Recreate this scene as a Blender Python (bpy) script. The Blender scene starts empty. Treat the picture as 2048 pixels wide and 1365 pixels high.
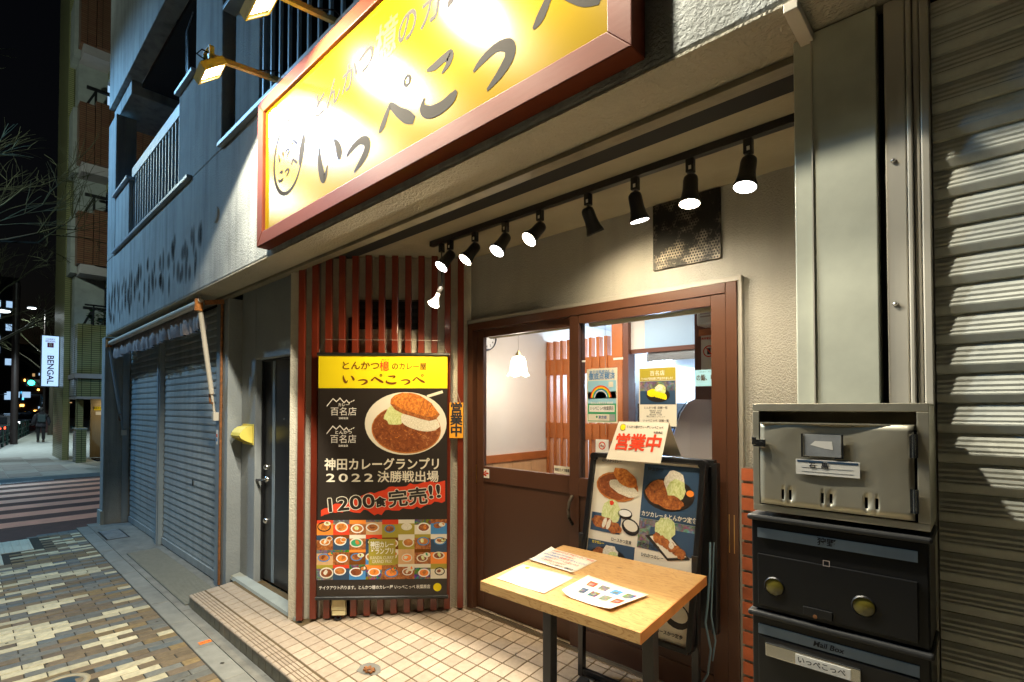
import bpy, bmesh, math, random
from mathutils import Vector, Matrix, noise
R = math.radians
random.seed(7)
sc = bpy.context.scene
COL = sc.collection
# ---------------------------------------------------------------- camera, world, exposure
cd = bpy.data.cameras.new('camera'); cam = bpy.data.objects.new('camera', cd); COL.objects.link(cam)
cam.location = (0, 0, 1.72); cam.rotation_euler = (R(91.17), 0, R(42.85))
cd.lens = 18.0; cd.sensor_width = 36.0; cd.shift_y = 0.0544; cd.clip_start = 0.05; cd.clip_end = 600
sc.camera = cam
w = bpy.data.worlds.new('World'); sc.world = w; w.use_nodes = True
nt = w.node_tree; bg = nt.nodes['Background']
sky = nt.nodes.new('ShaderNodeTexSky'); sky.sky_type = 'NISHITA'; sky.sun_disc = False
sky.sun_elevation = R(-3.5); sky.sun_rotation = R(200)
nt.links.new(sky.outputs[0], bg.inputs['Color']); bg.inputs['Strength'].default_value = 0.05
sc.view_settings.view_transform = 'Standard'; sc.view_settings.look = 'None'
sc.view_settings.exposure = 0.15; sc.view_settings.gamma = 1.0; sc.view_settings.use_curve_mapping = False
cy = sc.cycles
cy.use_denoising = True; cy.max_bounces = 7; cy.diffuse_bounces = 4; cy.glossy_bounces = 3
cy.transmission_bounces = 4; cy.transparent_max_bounces = 10; cy.sample_clamp_indirect = 4.0
cy.caustics_reflective = False; cy.caustics_refractive = False; cy.use_light_tree = True

# ---------------------------------------------------------------- materials
MATS = {}
def rgb(h, g=2.2):
    h = h.lstrip('#'); return tuple((int(h[i:i+2], 16)/255)**g for i in (0, 2, 4))
def mat(name, col, rough=.6, metal=0., bump=0., bscale=60., bdist=.004, var=0., vscale=3., rnd=0., emit=None, es=1., spec=.5,
        wear=None, wscale=4., wth=.6, stretch=None, coat=0., streak=0.):
    m = bpy.data.materials.new(name); m.use_nodes = True; MATS[name] = m
    n = m.node_tree.nodes; l = m.node_tree.links; b = n['Principled BSDF']
    b.inputs['Base Color'].default_value = (*col, 1); b.inputs['Roughness'].default_value = rough
    b.inputs['Metallic'].default_value = metal; b.inputs['Specular IOR Level'].default_value = spec
    if coat: b.inputs['Coat Weight'].default_value = coat; b.inputs['Coat Roughness'].default_value = .08
    g = n.new('ShaderNodeNewGeometry'); vec = g.outputs['Position']
    if stretch:
        mp = n.new('ShaderNodeMapping'); mp.inputs['Scale'].default_value = stretch
        l.new(vec, mp.inputs['Vector']); vec = mp.outputs[0]
    cur = None
    def setc(sock):
        nonlocal cur; cur = sock; l.new(sock, b.inputs['Base Color'])
    if var:
        t = n.new('ShaderNodeTexNoise'); t.inputs['Scale'].default_value = vscale; t.inputs['Detail'].default_value = 7; t.inputs['Roughness'].default_value = .62
        l.new(vec, t.inputs['Vector'])
        r = n.new('ShaderNodeMapRange'); r.inputs[1].default_value = .3; r.inputs[2].default_value = .7
        r.inputs[3].default_value = 1-var; r.inputs[4].default_value = 1+var; l.new(t.outputs[0], r.inputs[0])
        x = n.new('ShaderNodeMix'); x.data_type = 'RGBA'; x.blend_type = 'MULTIPLY'; x.inputs[0].default_value = 1
        x.inputs[6].default_value = (*col, 1); l.new(r.outputs[0], x.inputs[7]); setc(x.outputs[2])
    if rnd:
        oi = n.new('ShaderNodeObjectInfo'); r = n.new('ShaderNodeMapRange'); r.inputs[3].default_value = 1-rnd; r.inputs[4].default_value = 1+rnd
        l.new(oi.outputs['Random'], r.inputs[0])
        x = n.new('ShaderNodeMix'); x.data_type = 'RGBA'; x.blend_type = 'MULTIPLY'; x.inputs[0].default_value = 1
        if cur: l.new(cur, x.inputs[6])
        else: x.inputs[6].default_value = (*col, 1)
        l.new(r.outputs[0], x.inputs[7]); setc(x.outputs[2])
    if wear:
        t = n.new('ShaderNodeTexNoise'); t.inputs['Scale'].default_value = wscale; t.inputs['Detail'].default_value = 9; t.inputs['Roughness'].default_value = .7
        l.new(vec, t.inputs['Vector'])
        r = n.new('ShaderNodeMapRange'); r.inputs[1].default_value = wth; r.inputs[2].default_value = wth+.08; l.new(t.outputs[0], r.inputs[0])
        x = n.new('ShaderNodeMix'); x.data_type = 'RGBA'
        if cur: l.new(cur, x.inputs[6])
        else: x.inputs[6].default_value = (*col, 1)
        x.inputs[7].default_value = (*wear, 1); l.new(r.outputs[0], x.inputs[0]); setc(x.outputs[2])
    if streak:
        t = n.new('ShaderNodeTexNoise'); t.inputs['Scale'].default_value = 1.; t.inputs['Detail'].default_value = 5
        mp = n.new('ShaderNodeMapping'); mp.inputs['Scale'].default_value = (9, 9, .7); l.new(g.outputs['Position'], mp.inputs['Vector']); l.new(mp.outputs[0], t.inputs['Vector'])
        r = n.new('ShaderNodeMapRange'); r.inputs[1].default_value = .45; r.inputs[2].default_value = .75; r.inputs[3].default_value = 1; r.inputs[4].default_value = 1-streak; l.new(t.outputs[0], r.inputs[0])
        x = n.new('ShaderNodeMix'); x.data_type = 'RGBA'; x.blend_type = 'MULTIPLY'; x.inputs[0].default_value = 1
        if cur: l.new(cur, x.inputs[6])
        else: x.inputs[6].default_value = (*col, 1)
        l.new(r.outputs[0], x.inputs[7]); setc(x.outputs[2])
    if bump:
        t = n.new('ShaderNodeTexNoise'); t.inputs['Scale'].default_value = bscale; t.inputs['Detail'].default_value = 4
        l.new(vec, t.inputs['Vector'])
        bp = n.new('ShaderNodeBump'); bp.inputs['Strength'].default_value = bump; bp.inputs['Distance'].default_value = bdist
        l.new(t.outputs[0], bp.inputs['Height']); l.new(bp.outputs[0], b.inputs['Normal'])
    if emit is not None:
        b.inputs['Emission Color'].default_value = (*emit, 1); b.inputs['Emission Strength'].default_value = es
    return m
def glassmat(name, tint=(1, 1, 1), refl=1.0):
    m = bpy.data.materials.new(name); m.use_nodes = True; MATS[name] = m
    n = m.node_tree.nodes; l = m.node_tree.links; n.remove(n['Principled BSDF'])
    tr = n.new('ShaderNodeBsdfTransparent'); tr.inputs[0].default_value = (*tint, 1)
    gl = n.new('ShaderNodeBsdfGlossy'); gl.inputs['Roughness'].default_value = .01
    fr = n.new('ShaderNodeFresnel'); fr.inputs[0].default_value = 1.45
    mm = n.new('ShaderNodeMath'); mm.operation = 'MULTIPLY'; mm.inputs[1].default_value = refl
    mx = n.new('ShaderNodeMixShader'); l.new(fr.outputs[0], mm.inputs[0])
    gg = n.new('ShaderNodeNewGeometry'); iv = n.new('ShaderNodeMath'); iv.operation = 'SUBTRACT'; iv.inputs[0].default_value = 1; l.new(gg.outputs['Backfacing'], iv.inputs[1])
    m3 = n.new('ShaderNodeMath'); m3.operation = 'MULTIPLY'; l.new(mm.outputs[0], m3.inputs[0]); l.new(iv.outputs[0], m3.inputs[1]); l.new(m3.outputs[0], mx.inputs[0]); l.new(tr.outputs[0], mx.inputs[1]); l.new(gl.outputs[0], mx.inputs[2])
    l.new(mx.outputs[0], n['Material Output'].inputs[0]); return m
def woodmat(name, c1, c2, scale=(1, 6, 6), rough=.35, ring=4., axis=0):
    m = mat(name, c1, rough); n = m.node_tree.nodes; l = m.node_tree.links; b = n['Principled BSDF']
    g = n.new('ShaderNodeNewGeometry'); mp = n.new('ShaderNodeMapping'); mp.inputs['Scale'].default_value = scale
    mp.inputs['Rotation'].default_value = (0, 0, R(4))
    l.new(g.outputs['Position'], mp.inputs['Vector'])
    t = n.new('ShaderNodeTexNoise'); t.inputs['Scale'].default_value = ring; t.inputs['Detail'].default_value = 6; t.inputs['Distortion'].default_value = .8
    l.new(mp.outputs[0], t.inputs['Vector'])
    wv = n.new('ShaderNodeMath'); wv.operation = 'MULTIPLY'; wv.inputs[1].default_value = 9.; l.new(t.outputs[0], wv.inputs[0])
    fr = n.new('ShaderNodeMath'); fr.operation = 'FRACT'; l.new(wv.outputs[0], fr.inputs[0])
    cr = n.new('ShaderNodeValToRGB'); cr.color_ramp.elements[0].color = (*c2, 1); cr.color_ramp.elements[1].color = (*c1, 1)
    cr.color_ramp.elements[0].position = 0.; cr.color_ramp.elements[1].position = .35
    e = cr.color_ramp.elements.new(1.); e.color = (*[(a*3+b_)/4 for a, b_ in zip(c1, c2)], 1)
    l.new(fr.outputs[0], cr.inputs[0])
    # knots
    v = n.new('ShaderNodeTexVoronoi'); v.inputs['Scale'].default_value = 5.5; v.inputs['Randomness'].default_value = 1.
    mp2 = n.new('ShaderNodeMapping'); mp2.inputs['Scale'].default_value = (.75, 1.2, 1.2); mp2.inputs['Location'].default_value = (.37, .3, 0); l.new(g.outputs['Position'], mp2.inputs['Vector']); l.new(mp2.outputs[0], v.inputs['Vector'])
    kr = n.new('ShaderNodeMapRange'); kr.inputs[1].default_value = .04; kr.inputs[2].default_value = .11; kr.inputs[3].default_value = .85; kr.inputs[4].default_value = 0
    l.new(v.outputs['Distance'], kr.inputs[0])
    x = n.new('ShaderNodeMix'); x.data_type = 'RGBA'; l.new(kr.outputs[0], x.inputs[0]); l.new(cr.outputs[0], x.inputs[6]); x.inputs[7].default_value = (*[c*.3 for c in c2], 1)
    l.new(x.outputs[2], b.inputs['Base Color']); return m
def stucco(name, col, strength=.6, scale=70., dist=.006, var=.12, dirt=.25, stain=None, streak=.0):
    m = mat(name, col, .85, var=var, vscale=1.6, spec=.3, streak=streak); n = m.node_tree.nodes; l = m.node_tree.links; b = n['Principled BSDF']
    g = n.new('ShaderNodeNewGeometry')
    t = n.new('ShaderNodeTexNoise'); t.inputs['Scale'].default_value = scale; t.inputs['Detail'].default_value = 3; t.inputs['Distortion'].default_value = .6
    t2 = n.new('ShaderNodeTexVoronoi'); t2.feature = 'SMOOTH_F1'; t2.inputs['Scale'].default_value = scale*1.3
    l.new(g.outputs['Position'], t.inputs['Vector']); l.new(g.outputs['Position'], t2.inputs['Vector'])
    r = n.new('ShaderNodeMapRange'); r.interpolation_type = 'SMOOTHSTEP'; r.inputs[1].default_value = .38; r.inputs[2].default_value = .62; l.new(t.outputs[0], r.inputs[0])
    a = n.new('ShaderNodeMath'); a.operation = 'MULTIPLY_ADD'; a.inputs[1].default_value = .45; l.new(t2.outputs['Distance'], a.inputs[0]); l.new(r.outputs[0], a.inputs[2])
    bp = n.new('ShaderNodeBump'); bp.inputs['Strength'].default_value = strength; bp.inputs['Distance'].default_value = dist
    l.new(a.outputs[0], bp.inputs['Height']); l.new(bp.outputs[0], b.inputs['Normal']); return m

# ---------------------------------------------------------------- mesh building
class MB:
    def __init__(s): s.v = []; s.f = []; s.mi = []; s.mats = []; s.cur = 0; s.smooth = set()
    def use(s, m):
        if m not in s.mats: s.mats.append(m)
        s.cur = s.mats.index(m); return s
    def add(s, vs, fs, smooth=False):
        o = len(s.v); s.v += [tuple(p) for p in vs]
        for f in fs:
            if smooth: s.smooth.add(len(s.f))
            s.f.append(tuple(i+o for i in f)); s.mi.append(s.cur)
        return s
    def quad(s, a, b, c, d): return s.add([a, b, c, d], [(0, 1, 2, 3)])
    def box(s, x0, y0, z0, x1, y1, z1):
        x0, x1 = sorted((x0, x1)); y0, y1 = sorted((y0, y1)); z0, z1 = sorted((z0, z1))
        return s.add([(x0,y0,z0),(x1,y0,z0),(x1,y1,z0),(x0,y1,z0),(x0,y0,z1),(x1,y0,z1),(x1,y1,z1),(x0,y1,z1)],
                     [(0,3,2,1),(4,5,6,7),(0,1,5,4),(1,2,6,5),(2,3,7,6),(3,0,4,7)])
    def hexa(s, b4, t4):  # bottom 4, top 4 (ccw seen from above)
        return s.add(list(b4)+list(t4), [(3,2,1,0),(4,5,6,7),(0,1,5,4),(1,2,6,5),(2,3,7,6),(3,0,4,7)])
    def bar(s, p0, p1, w, h, up=(0, 0, 1)):
        p0 = Vector(p0); p1 = Vector(p1); d = (p1-p0).normalized(); up = Vector(up)
        if abs(d.dot(up)) > .98: up = Vector((0, 1, 0))
        r = d.cross(up).normalized(); u = r.cross(d)
        c = [(-1,-1),(1,-1),(1,1),(-1,1)]
        A = [p0+r*(a*w/2)+u*(b*h/2) for a, b in c]; B = [p1+r*(a*w/2)+u*(b*h/2) for a, b in c]
        return s.add(A+B, [(0,1,2,3),(7,6,5,4),(0,4,5,1),(1,5,6,2),(2,6,7,3),(3,7,4,0)])
    def cyl(s, p0, p1, r0, r1=None, n=12, cap=True):
        r1 = r0 if r1 is None else r1; p0 = Vector(p0); p1 = Vector(p1); d = (p1-p0).normalized()
        a = Vector((0, 0, 1)) if abs(d.z) < .9 else Vector((1, 0, 0)); x = d.cross(a).normalized(); y = d.cross(x)
        vs = []; 
        for p, r in ((p0, r0), (p1, r1)):
            for i in range(n):
                t = 2*math.pi*i/n; vs.append(p+x*(r*math.cos(t))+y*(r*math.sin(t)))
        s.add(vs, [(i, (i+1) % n, n+(i+1) % n, n+i) for i in range(n)], True)
        if cap: s.add(vs[:n], [tuple(range(n-1, -1, -1))]); s.add(vs[n:], [tuple(range(n))])
        return s
    def tube(s, pts, r, n=8, radii=None):
        pts = [Vector(p) for p in pts]; vs = []; pr = None
        for k, p in enumerate(pts):
            d = (pts[min(k+1, len(pts)-1)]-pts[max(k-1, 0)]).normalized()
            if pr is None:
                a = Vector((0, 0, 1)) if abs(d.z) < .9 else Vector((1, 0, 0)); x = d.cross(a).normalized()
            else: x = (pr-d*pr.dot(d)).normalized()
            pr = x; y = d.cross(x); rr = radii[k] if radii else r
            for i in range(n):
                t = 2*math.pi*i/n; vs.append(p+x*(rr*math.cos(t))+y*(rr*math.sin(t)))
        fs = [(k*n+i, k*n+(i+1) % n, (k+1)*n+(i+1) % n, (k+1)*n+i) for k in range(len(pts)-1) for i in range(n)]
        s.add(vs, fs, True); s.add(vs[:n], [tuple(range(n-1, -1, -1))]); s.add(vs[-n:], [tuple(range(n))]); return s
    def lathe(s, prof, origin, axis=(0, 0, 1), n=24):
        o = Vector(origin); d = Vector(axis).normalized(); a = Vector((0, 0, 1)) if abs(d.z) < .9 else Vector((1, 0, 0))
        x = d.cross(a).normalized(); y = d.cross(x); vs = []
        for r, h in prof:
            for i in range(n):
                t = 2*math.pi*i/n; vs.append(o+d*h+x*(r*math.cos(t))+y*(r*math.sin(t)))
        m = len(prof); s.add(vs, [(k*n+i, k*n+(i+1) % n, (k+1)*n+(i+1) % n, (k+1)*n+i) for k in range(m-1) for i in range(n)], True); return s
    def prism(s, poly, O, U, V, depth):  # 2D poly extruded along U x V
        O = Vector(O); U = Vector(U); V = Vector(V); N = U.cross(V).normalized()*depth; n = len(poly)
        vs = [O+U*a+V*b for a, b in poly]; vs += [p+N for p in vs]
        s.add(vs, [tuple(range(n-1, -1, -1)), tuple(range(n, 2*n))]+[(i, (i+1) % n, n+(i+1) % n, n+i) for i in range(n)]); return s
    def ellip(s, c, rx, ry, rz, n=12, m=8):
        vs = []; c = Vector(c)
        for j in range(m+1):
            ph = math.pi*j/m
            for i in range(n):
                t = 2*math.pi*i/n; vs.append(c+Vector((rx*math.sin(ph)*math.cos(t), ry*math.sin(ph)*math.sin(t), rz*math.cos(ph))))
        s.add(vs, [((j+1)*n+i, (j+1)*n+(i+1) % n, j*n+(i+1) % n, j*n+i) for j in range(m) for i in range(n)], True); return s
    def build(s, name, parent=None, bevel=0., kind=None, local=False):
        me = bpy.data.meshes.new(name)
        off = Vector((0, 0, 0)) if (parent is None or local) else wloc(parent)
        if parent is None and not local and s.v:  # origin at the base of the thing
            xs = [p[0] for p in s.v]; ys = [p[1] for p in s.v]; zs = [p[2] for p in s.v]
            off = Vector(((min(xs)+max(xs))/2, (min(ys)+max(ys))/2, min(zs)))
        me.from_pydata([tuple(Vector(p)-off) for p in s.v], [], s.f)
        for m in s.mats: me.materials.append(MATS[m])
        for i, p in enumerate(me.polygons): p.material_index = s.mi[i]; p.use_smooth = i in s.smooth
        me.validate()
        o = bpy.data.objects.new(name, me); COL.objects.link(o)
        if parent is not None: o.parent = parent
        elif not local: o.location = off
        if bevel:
            b = o.modifiers.new('bevel', 'BEVEL'); b.width = bevel; b.segments = 2; b.limit_method = 'ANGLE'; b.angle_limit = R(50)
            b.harden_normals = False
        if kind: o['kind'] = kind
        return o
def wloc(o):
    v = Vector((0, 0, 0))
    while o is not None: v += o.location; o = o.parent
    return v
def thing(name, label, cat, loc=(0, 0, 0), group=None):
    o = bpy.data.objects.new(name, None); COL.objects.link(o); o.location = loc; o.empty_display_size = .1
    o['label'] = label; o['category'] = cat
    if group: o['group'] = group
    return o
def tag(o, label, cat, group=None):
    o['label'] = label; o['category'] = cat
    if group: o['group'] = group
    return o
def one(name, mb, label, cat, group=None, bevel=0.): return tag(mb.build(name, bevel=bevel), label, cat, group)
def dup(root, loc, label=None, group=None):
    r = root.copy(); COL.objects.link(r); r.location = loc
    if label: r['label'] = label
    if group: r['group'] = group
    for ch in list(root.children):
        c = ch.copy(); COL.objects.link(c); c.parent = r
        if c.type == 'LIGHT': pass
        for g in ch.children:
            d = g.copy(); COL.objects.link(d); d.parent = c
    return r
def text(parent, s, O, U, V, size, m, bold=0., align='CENTER', name='lettering', width=None, shear=0., spacing=1., depth=.0006, vert=False, line=1., fat=0.):
    """flat print: the characters as a mesh lying in the plane of U (right) and V (up), centred on O"""
    cu = bpy.data.curves.new('t', 'FONT'); cu.body = s; cu.size = size; cu.align_x = align; cu.align_y = 'CENTER'
    cu.offset = bold; cu.shear = shear; cu.space_character = spacing; cu.resolution_u = 2 if size < .05 else 5; cu.space_line = line
    to = bpy.data.objects.new('t', cu); me = bpy.data.meshes.new_from_object(to); bpy.data.objects.remove(to)
    me.name = name; me.materials.clear(); me.materials.append(MATS[m])
    U = Vector(U).normalized(); V = Vector(V).normalized(); N = U.cross(V); off = wloc(parent)
    if width and me.vertices:
        xs = [v.co.x for v in me.vertices]; k = width/max(1e-6, max(xs)-min(xs)); 
        for v in me.vertices: v.co.x *= k
    for v in me.vertices: v.co = Vector(O)+U*v.co.x+V*v.co.y+N*depth-off
    if fat:
        vs = [v.co.copy() for v in me.vertices]; fs = [tuple(p.vertices) for p in me.polygons]; V2 = []; F2 = []
        for k, (a, b_) in enumerate(((0, 0), (1, 0), (-1, 0), (0, 1), (0, -1), (.7, .7), (-.7, .7), (.7, -.7), (-.7, -.7))):
            o_ = len(V2); V2 += [v+U*a*fat+V*b_*fat+N*(.00004*k) for v in vs]; F2 += [tuple(i+o_ for i in f) for f in fs]
        m = MATS[m]; me = bpy.data.meshes.new(name); me.from_pydata(V2, [], F2); me.materials.append(m)
    o = bpy.data.objects.new(name, me); COL.objects.link(o); o.parent = parent
    return o
def lamp(name, kind, loc, energy, color, parent=None, direction=None, size=.05, spot=60, blend=.3, sx=None, sy=None):
    ld = bpy.data.lights.new(name, kind); ld.energy = energy; ld.color = color
    if kind == 'SPOT': ld.spot_size = R(spot); ld.spot_blend = blend; ld.shadow_soft_size = size
    elif kind == 'POINT': ld.shadow_soft_size = size
    elif kind == 'AREA':
        ld.shape = 'RECTANGLE'; ld.size = sx or size; ld.size_y = sy or size
    o = bpy.data.objects.new(name, ld); COL.objects.link(o)
    o.location = Vector(loc)-(wloc(parent) if parent else Vector((0, 0, 0)))
    if parent: o.parent = parent
    if direction: o.rotation_euler = Vector(direction).to_track_quat('-Z', 'Y').to_euler()
    return o
# brush-written kana as ribbons of changing width: lists of (x, y, width)
BR = {
 'い': [[(.10,.84,.03),(.11,.62,.09),(.17,.38,.13),(.27,.2,.13),(.36,.24,.08),(.42,.4,.02)], [(.66,.80,.03),(.78,.66,.10),(.86,.48,.13),(.86,.36,.05)]],
 'っ': [[(.12,.46,.03),(.3,.54,.08),(.56,.58,.09),(.76,.5,.12),(.78,.36,.13),(.62,.22,.1),(.38,.1,.03)]],
 'ぺ': [[(.03,.34,.03),(.14,.42,.1),(.3,.62,.07),(.38,.64,.08),(.58,.46,.11),(.8,.3,.14),(.98,.18,.08)]],
 'こ': [[(.22,.78,.03),(.42,.76,.09),(.62,.78,.09),(.74,.76,.11),(.70,.66,.08),(.56,.58,.02)], [(.16,.4,.02),(.12,.26,.1),(.28,.14,.13),(.55,.1,.13),(.78,.14,.12),(.88,.2,.05)]],
}
def smoothpts(p, k=6):
    out = []
    for i in range(len(p)-1):
        a = p[max(i-1, 0)]; b = p[i]; c = p[i+1]; d = p[min(i+2, len(p)-1)]
        for j in range(k):
            t = j/k; out.append(tuple(.5*((2*b[q])+(-a[q]+c[q])*t+(2*a[q]-5*b[q]+4*c[q]-d[q])*t*t+(-a[q]+3*b[q]-3*c[q]+d[q])*t**3) for q in range(len(b))))
    out.append(p[-1]); return out
def brush(mb, stroke, O, U, V, sx, sy, dep):
    O = Vector(O); U = Vector(U).normalized(); V = Vector(V).normalized(); N = U.cross(V); p = smoothpts(stroke); vs = []
    for i, q in enumerate(p):
        a = p[max(i-1, 0)]; b = p[min(i+1, len(p)-1)]; dx = (b[0]-a[0])*sx; dy = (b[1]-a[1])*sy; L = math.hypot(dx, dy) or 1
        w_ = max(q[2], .014)*(sx+sy)/2*.70
        for s_ in (-1, 1): vs.append(O+U*((q[0]-.5)*sx-dy/L*w_*s_)+V*((q[1]-.5)*sy+dx/L*w_*s_)+N*dep)
    mb.add(vs, [(2*i, 2*i+1, 2*i+3, 2*i+2) for i in range(len(p)-1)])
def ring(mb, O, U, V, r0, r1, dep, n=20, a0=0., a1=360., sx=1., sy=1.):
    O = Vector(O); U = Vector(U).normalized(); V = Vector(V).normalized(); N = U.cross(V); vs = []
    for i in range(n+1):
        t = R(a0+(a1-a0)*i/n)
        for r in (r0, r1): vs.append(O+U*(r*sx*math.cos(t))+V*(r*sy*math.sin(t))+N*dep)
    mb.add(vs, [(2*i, 2*i+1, 2*i+3, 2*i+2) for i in range(n)])
def kana(mb, ch, O, U, V, s, dep, sy=None):
    sy = sy or s
    for k, st in enumerate(BR[ch]): brush(mb, st, O, U, V, s, sy, dep+k*.0003)
    if ch == 'ぺ':
        U = Vector(U).normalized(); V = Vector(V).normalized(); c = Vector(O)+U*(.30*s)+V*(.36*sy); ring(mb, c, U, V, .045*s, .10*s, dep+.0004, 16)
def disc(mb, O, U, V, rx, ry, dep, n=24, rot=0., jag=0.):
    O = Vector(O); U = Vector(U).normalized(); V = Vector(V).normalized(); N = U.cross(V); c, s_ = math.cos(rot), math.sin(rot); vs = []
    for i in range(n):
        t = 2*math.pi*i/n; k = 1+random.uniform(-jag, jag); a = rx*k*math.cos(t); b = ry*k*math.sin(t)
        vs.append(O+U*(a*c-b*s_)+V*(a*s_+b*c)+N*dep)
    mb.add(vs, [tuple(range(n))])
def rect(mb, O, U, V, w_, h_, dep, rot=0.):
    O = Vector(O); U = Vector(U).normalized(); V = Vector(V).normalized(); N = U.cross(V); c, s_ = math.cos(rot), math.sin(rot)
    mb.add([O+U*(a*c-b*s_)+V*(a*s_+b*c)+N*dep for a, b in ((-w_/2,-h_/2),(w_/2,-h_/2),(w_/2,h_/2),(-w_/2,h_/2))], [(0, 1, 2, 3)])
X = (1, 0, 0); Y = (0, 1, 0); Z = (0, 0, 1)

# palette
stucco('stucco_blue', (.34, .355, .345), .45, 80., .006, var=.2, streak=.42)
stucco('stucco_beige', (.36, .33, .26), .6, 60., .006)
stucco('stucco_door_wall', (.35, .335, .295), .45, 115., .005, streak=.12)
stucco('stucco_diagonal', (.60, .555, .45), .5, 70., .005)
stucco('stucco_grey', (.27, .29, .30), .25, 40., .004)
stucco('ceiling_paint', (.30, .268, .195), .12, 30., .004, var=.16)
mat('concrete', (.20, .19, .165), .9, bump=.4, bscale=90, var=.3, vscale=5, wear=(.1, .095, .08), wscale=9, wth=.6)
mat('stone', (.22, .215, .19), .8, bump=.3, bscale=160, bdist=.002, var=.16, vscale=9, rnd=.12)
mat('mortar', (.045, .040, .030), .95, bump=.5, bscale=200, var=.25, vscale=12)
mat('asphalt_redlit', (.095, .040, .030), .75, bump=.6, bscale=350, bdist=.004, var=.2, vscale=6)  # reddish cast of the light on the crossing is mixed into the road colour
mat('asphalt_dark', (.035, .036, .04), .7, bump=.6, bscale=300, var=.2)
mat('zebra_redlit', (.74, .29, .18), .55, bump=.3, bscale=250, bdist=.002, var=.12, vscale=4, wear=(.16, .10, .095), wscale=14, wth=.63)  # red light falling on the crossing is put into the stripe colour
for nm, c in dict(brick_cream=(0.526, 0.466, 0.311), brick_brown=(0.162, 0.117, 0.066), brick_grey=(0.140, 0.138, 0.122), brick_ochre=(0.213, 0.147, 0.064), brick_umber=(0.140, 0.103, 0.066), brick_slate=(0.106, 0.120, 0.122)).items():
    mat(nm, c, .62, bump=.5, bscale=180, bdist=.003, var=.22, vscale=22, rnd=.2, wear=tuple(v*.55 for v in c), wscale=9, wth=.62)
mat('tactile', (.60, .58, .46), .5, bump=.2, bscale=200, var=.1)
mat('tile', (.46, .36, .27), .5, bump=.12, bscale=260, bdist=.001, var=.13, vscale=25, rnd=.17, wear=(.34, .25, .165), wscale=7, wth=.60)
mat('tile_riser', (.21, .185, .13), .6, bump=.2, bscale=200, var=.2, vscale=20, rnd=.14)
mat('grout', (.12, .08, .035), .95, bump=.3, bscale=200, var=.2)
mat('redbrown', (.150, .022, .009), .28, var=.10, vscale=5, bump=.1, bscale=30, bdist=.002, coat=.3)
mat('sign_frame', (.090, .0185, .0065), .5, spec=.10, var=.12, vscale=8, bump=.15, bscale=70, bdist=.002, stretch=(.2, 1, 1))
mat('sign_yellow', (.165, .105, .0012), .21, spec=.45)
mat('sign_orange', (.16, .035, .003), .6, spec=.1)
mat('ink_brown', (.012, .009, .006), .8, spec=.1)
mat('ink_darkbrown', (.055, .035, .02), .5)
mat('print_brown', (.16, .05, .008), .75, spec=.15)
mat('print_red', (.66, .055, .02), .65, spec=.2)
mat('print_orange', (.85, .24, .03), .5)
mat('print_yellow', (.84, .66, .008), .6, spec=.25)
mat('print_black', (.022, .016, .013), .42, var=.1)
mat('print_white', (.80, .77, .72), .5)
mat('print_cream', (.72, .66, .54), .5)
mat('print_green', (.03, .30, .13), .5)
mat('print_blue', (.05, .22, .50), .5)
mat('print_sky', (.30, .55, .68), .5)
mat('print_navy', (.025, .06, .12), .5)
mat('print_grey', (.3, .31, .32), .5, var=.3, vscale=8)
mat('print_olive', (.36, .29, .03), .5)
def food(name, cols, scale, detail=10, dist=.0, stretch=(1, 1, 1), fine=4., rough=.5):
    m = mat(name, cols[0], rough); n = m.node_tree.nodes; l = m.node_tree.links; b = n['Principled BSDF']
    g = n.new('ShaderNodeNewGeometry'); mp = n.new('ShaderNodeMapping'); mp.inputs['Scale'].default_value = stretch; l.new(g.outputs['Position'], mp.inputs['Vector'])
    t = n.new('ShaderNodeTexNoise'); t.inputs['Scale'].default_value = scale; t.inputs['Detail'].default_value = detail; t.inputs['Roughness'].default_value = .72; t.inputs['Distortion'].default_value = dist
    l.new(mp.outputs[0], t.inputs['Vector']); cr = n.new('ShaderNodeValToRGB'); k = len(cols)
    e = cr.color_ramp.elements; e[0].position = .32; e[0].color = (*cols[0], 1); e[1].position = .70; e[1].color = (*cols[-1], 1)
    for i in range(1, k-1): q = e.new(.32+.38*i/(k-1)); q.color = (*cols[i], 1)
    l.new(t.outputs[0], cr.inputs[0]); l.new(cr.outputs[0], b.inputs['Base Color'])
food('print_katsu', [(.20, .045, .008), (.50, .13, .018), (.72, .26, .04), (.85, .42, .10)], 55)
food('print_katsu2', [(.09, .022, .006), (.26, .07, .015), (.42, .14, .03), (.58, .27, .09)], 50)
food('print_curry', [(.09, .018, .004), (.19, .045, .010), (.28, .075, .018), (.62, .33, .15)], 34, dist=1.)
food('print_curry2', [(.30, .08, .015), (.48, .16, .03), (.62, .28, .07)], 40, dist=1.)
food('print_rice', [(.50, .42, .30), (.74, .68, .55), (.86, .82, .72)], 120)
food('print_cabbage', [(.36, .42, .10), (.62, .66, .30), (.80, .80, .52)], 60, dist=2., stretch=(1, 1, .4))
def photomix(name, sat, scale):
    m = mat(name, (.3, .2, .1), .5); n = m.node_tree.nodes; l = m.node_tree.links; b = n['Principled BSDF']
    g = n.new('ShaderNodeNewGeometry'); t = n.new('ShaderNodeTexNoise'); t.inputs['Scale'].default_value = scale; t.inputs['Detail'].default_value = 8; t.inputs['Distortion'].default_value = 1.5
    l.new(g.outputs['Position'], t.inputs['Vector']); h = n.new('ShaderNodeHueSaturation'); h.inputs['Saturation'].default_value = sat; h.inputs['Value'].default_value = .75
    gm = n.new('ShaderNodeGamma'); gm.inputs[1].default_value = 2.6; l.new(t.outputs['Color'], gm.inputs[0]); l.new(gm.outputs[0], h.inputs['Color']); l.new(h.outputs[0], b.inputs['Base Color'])
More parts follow.
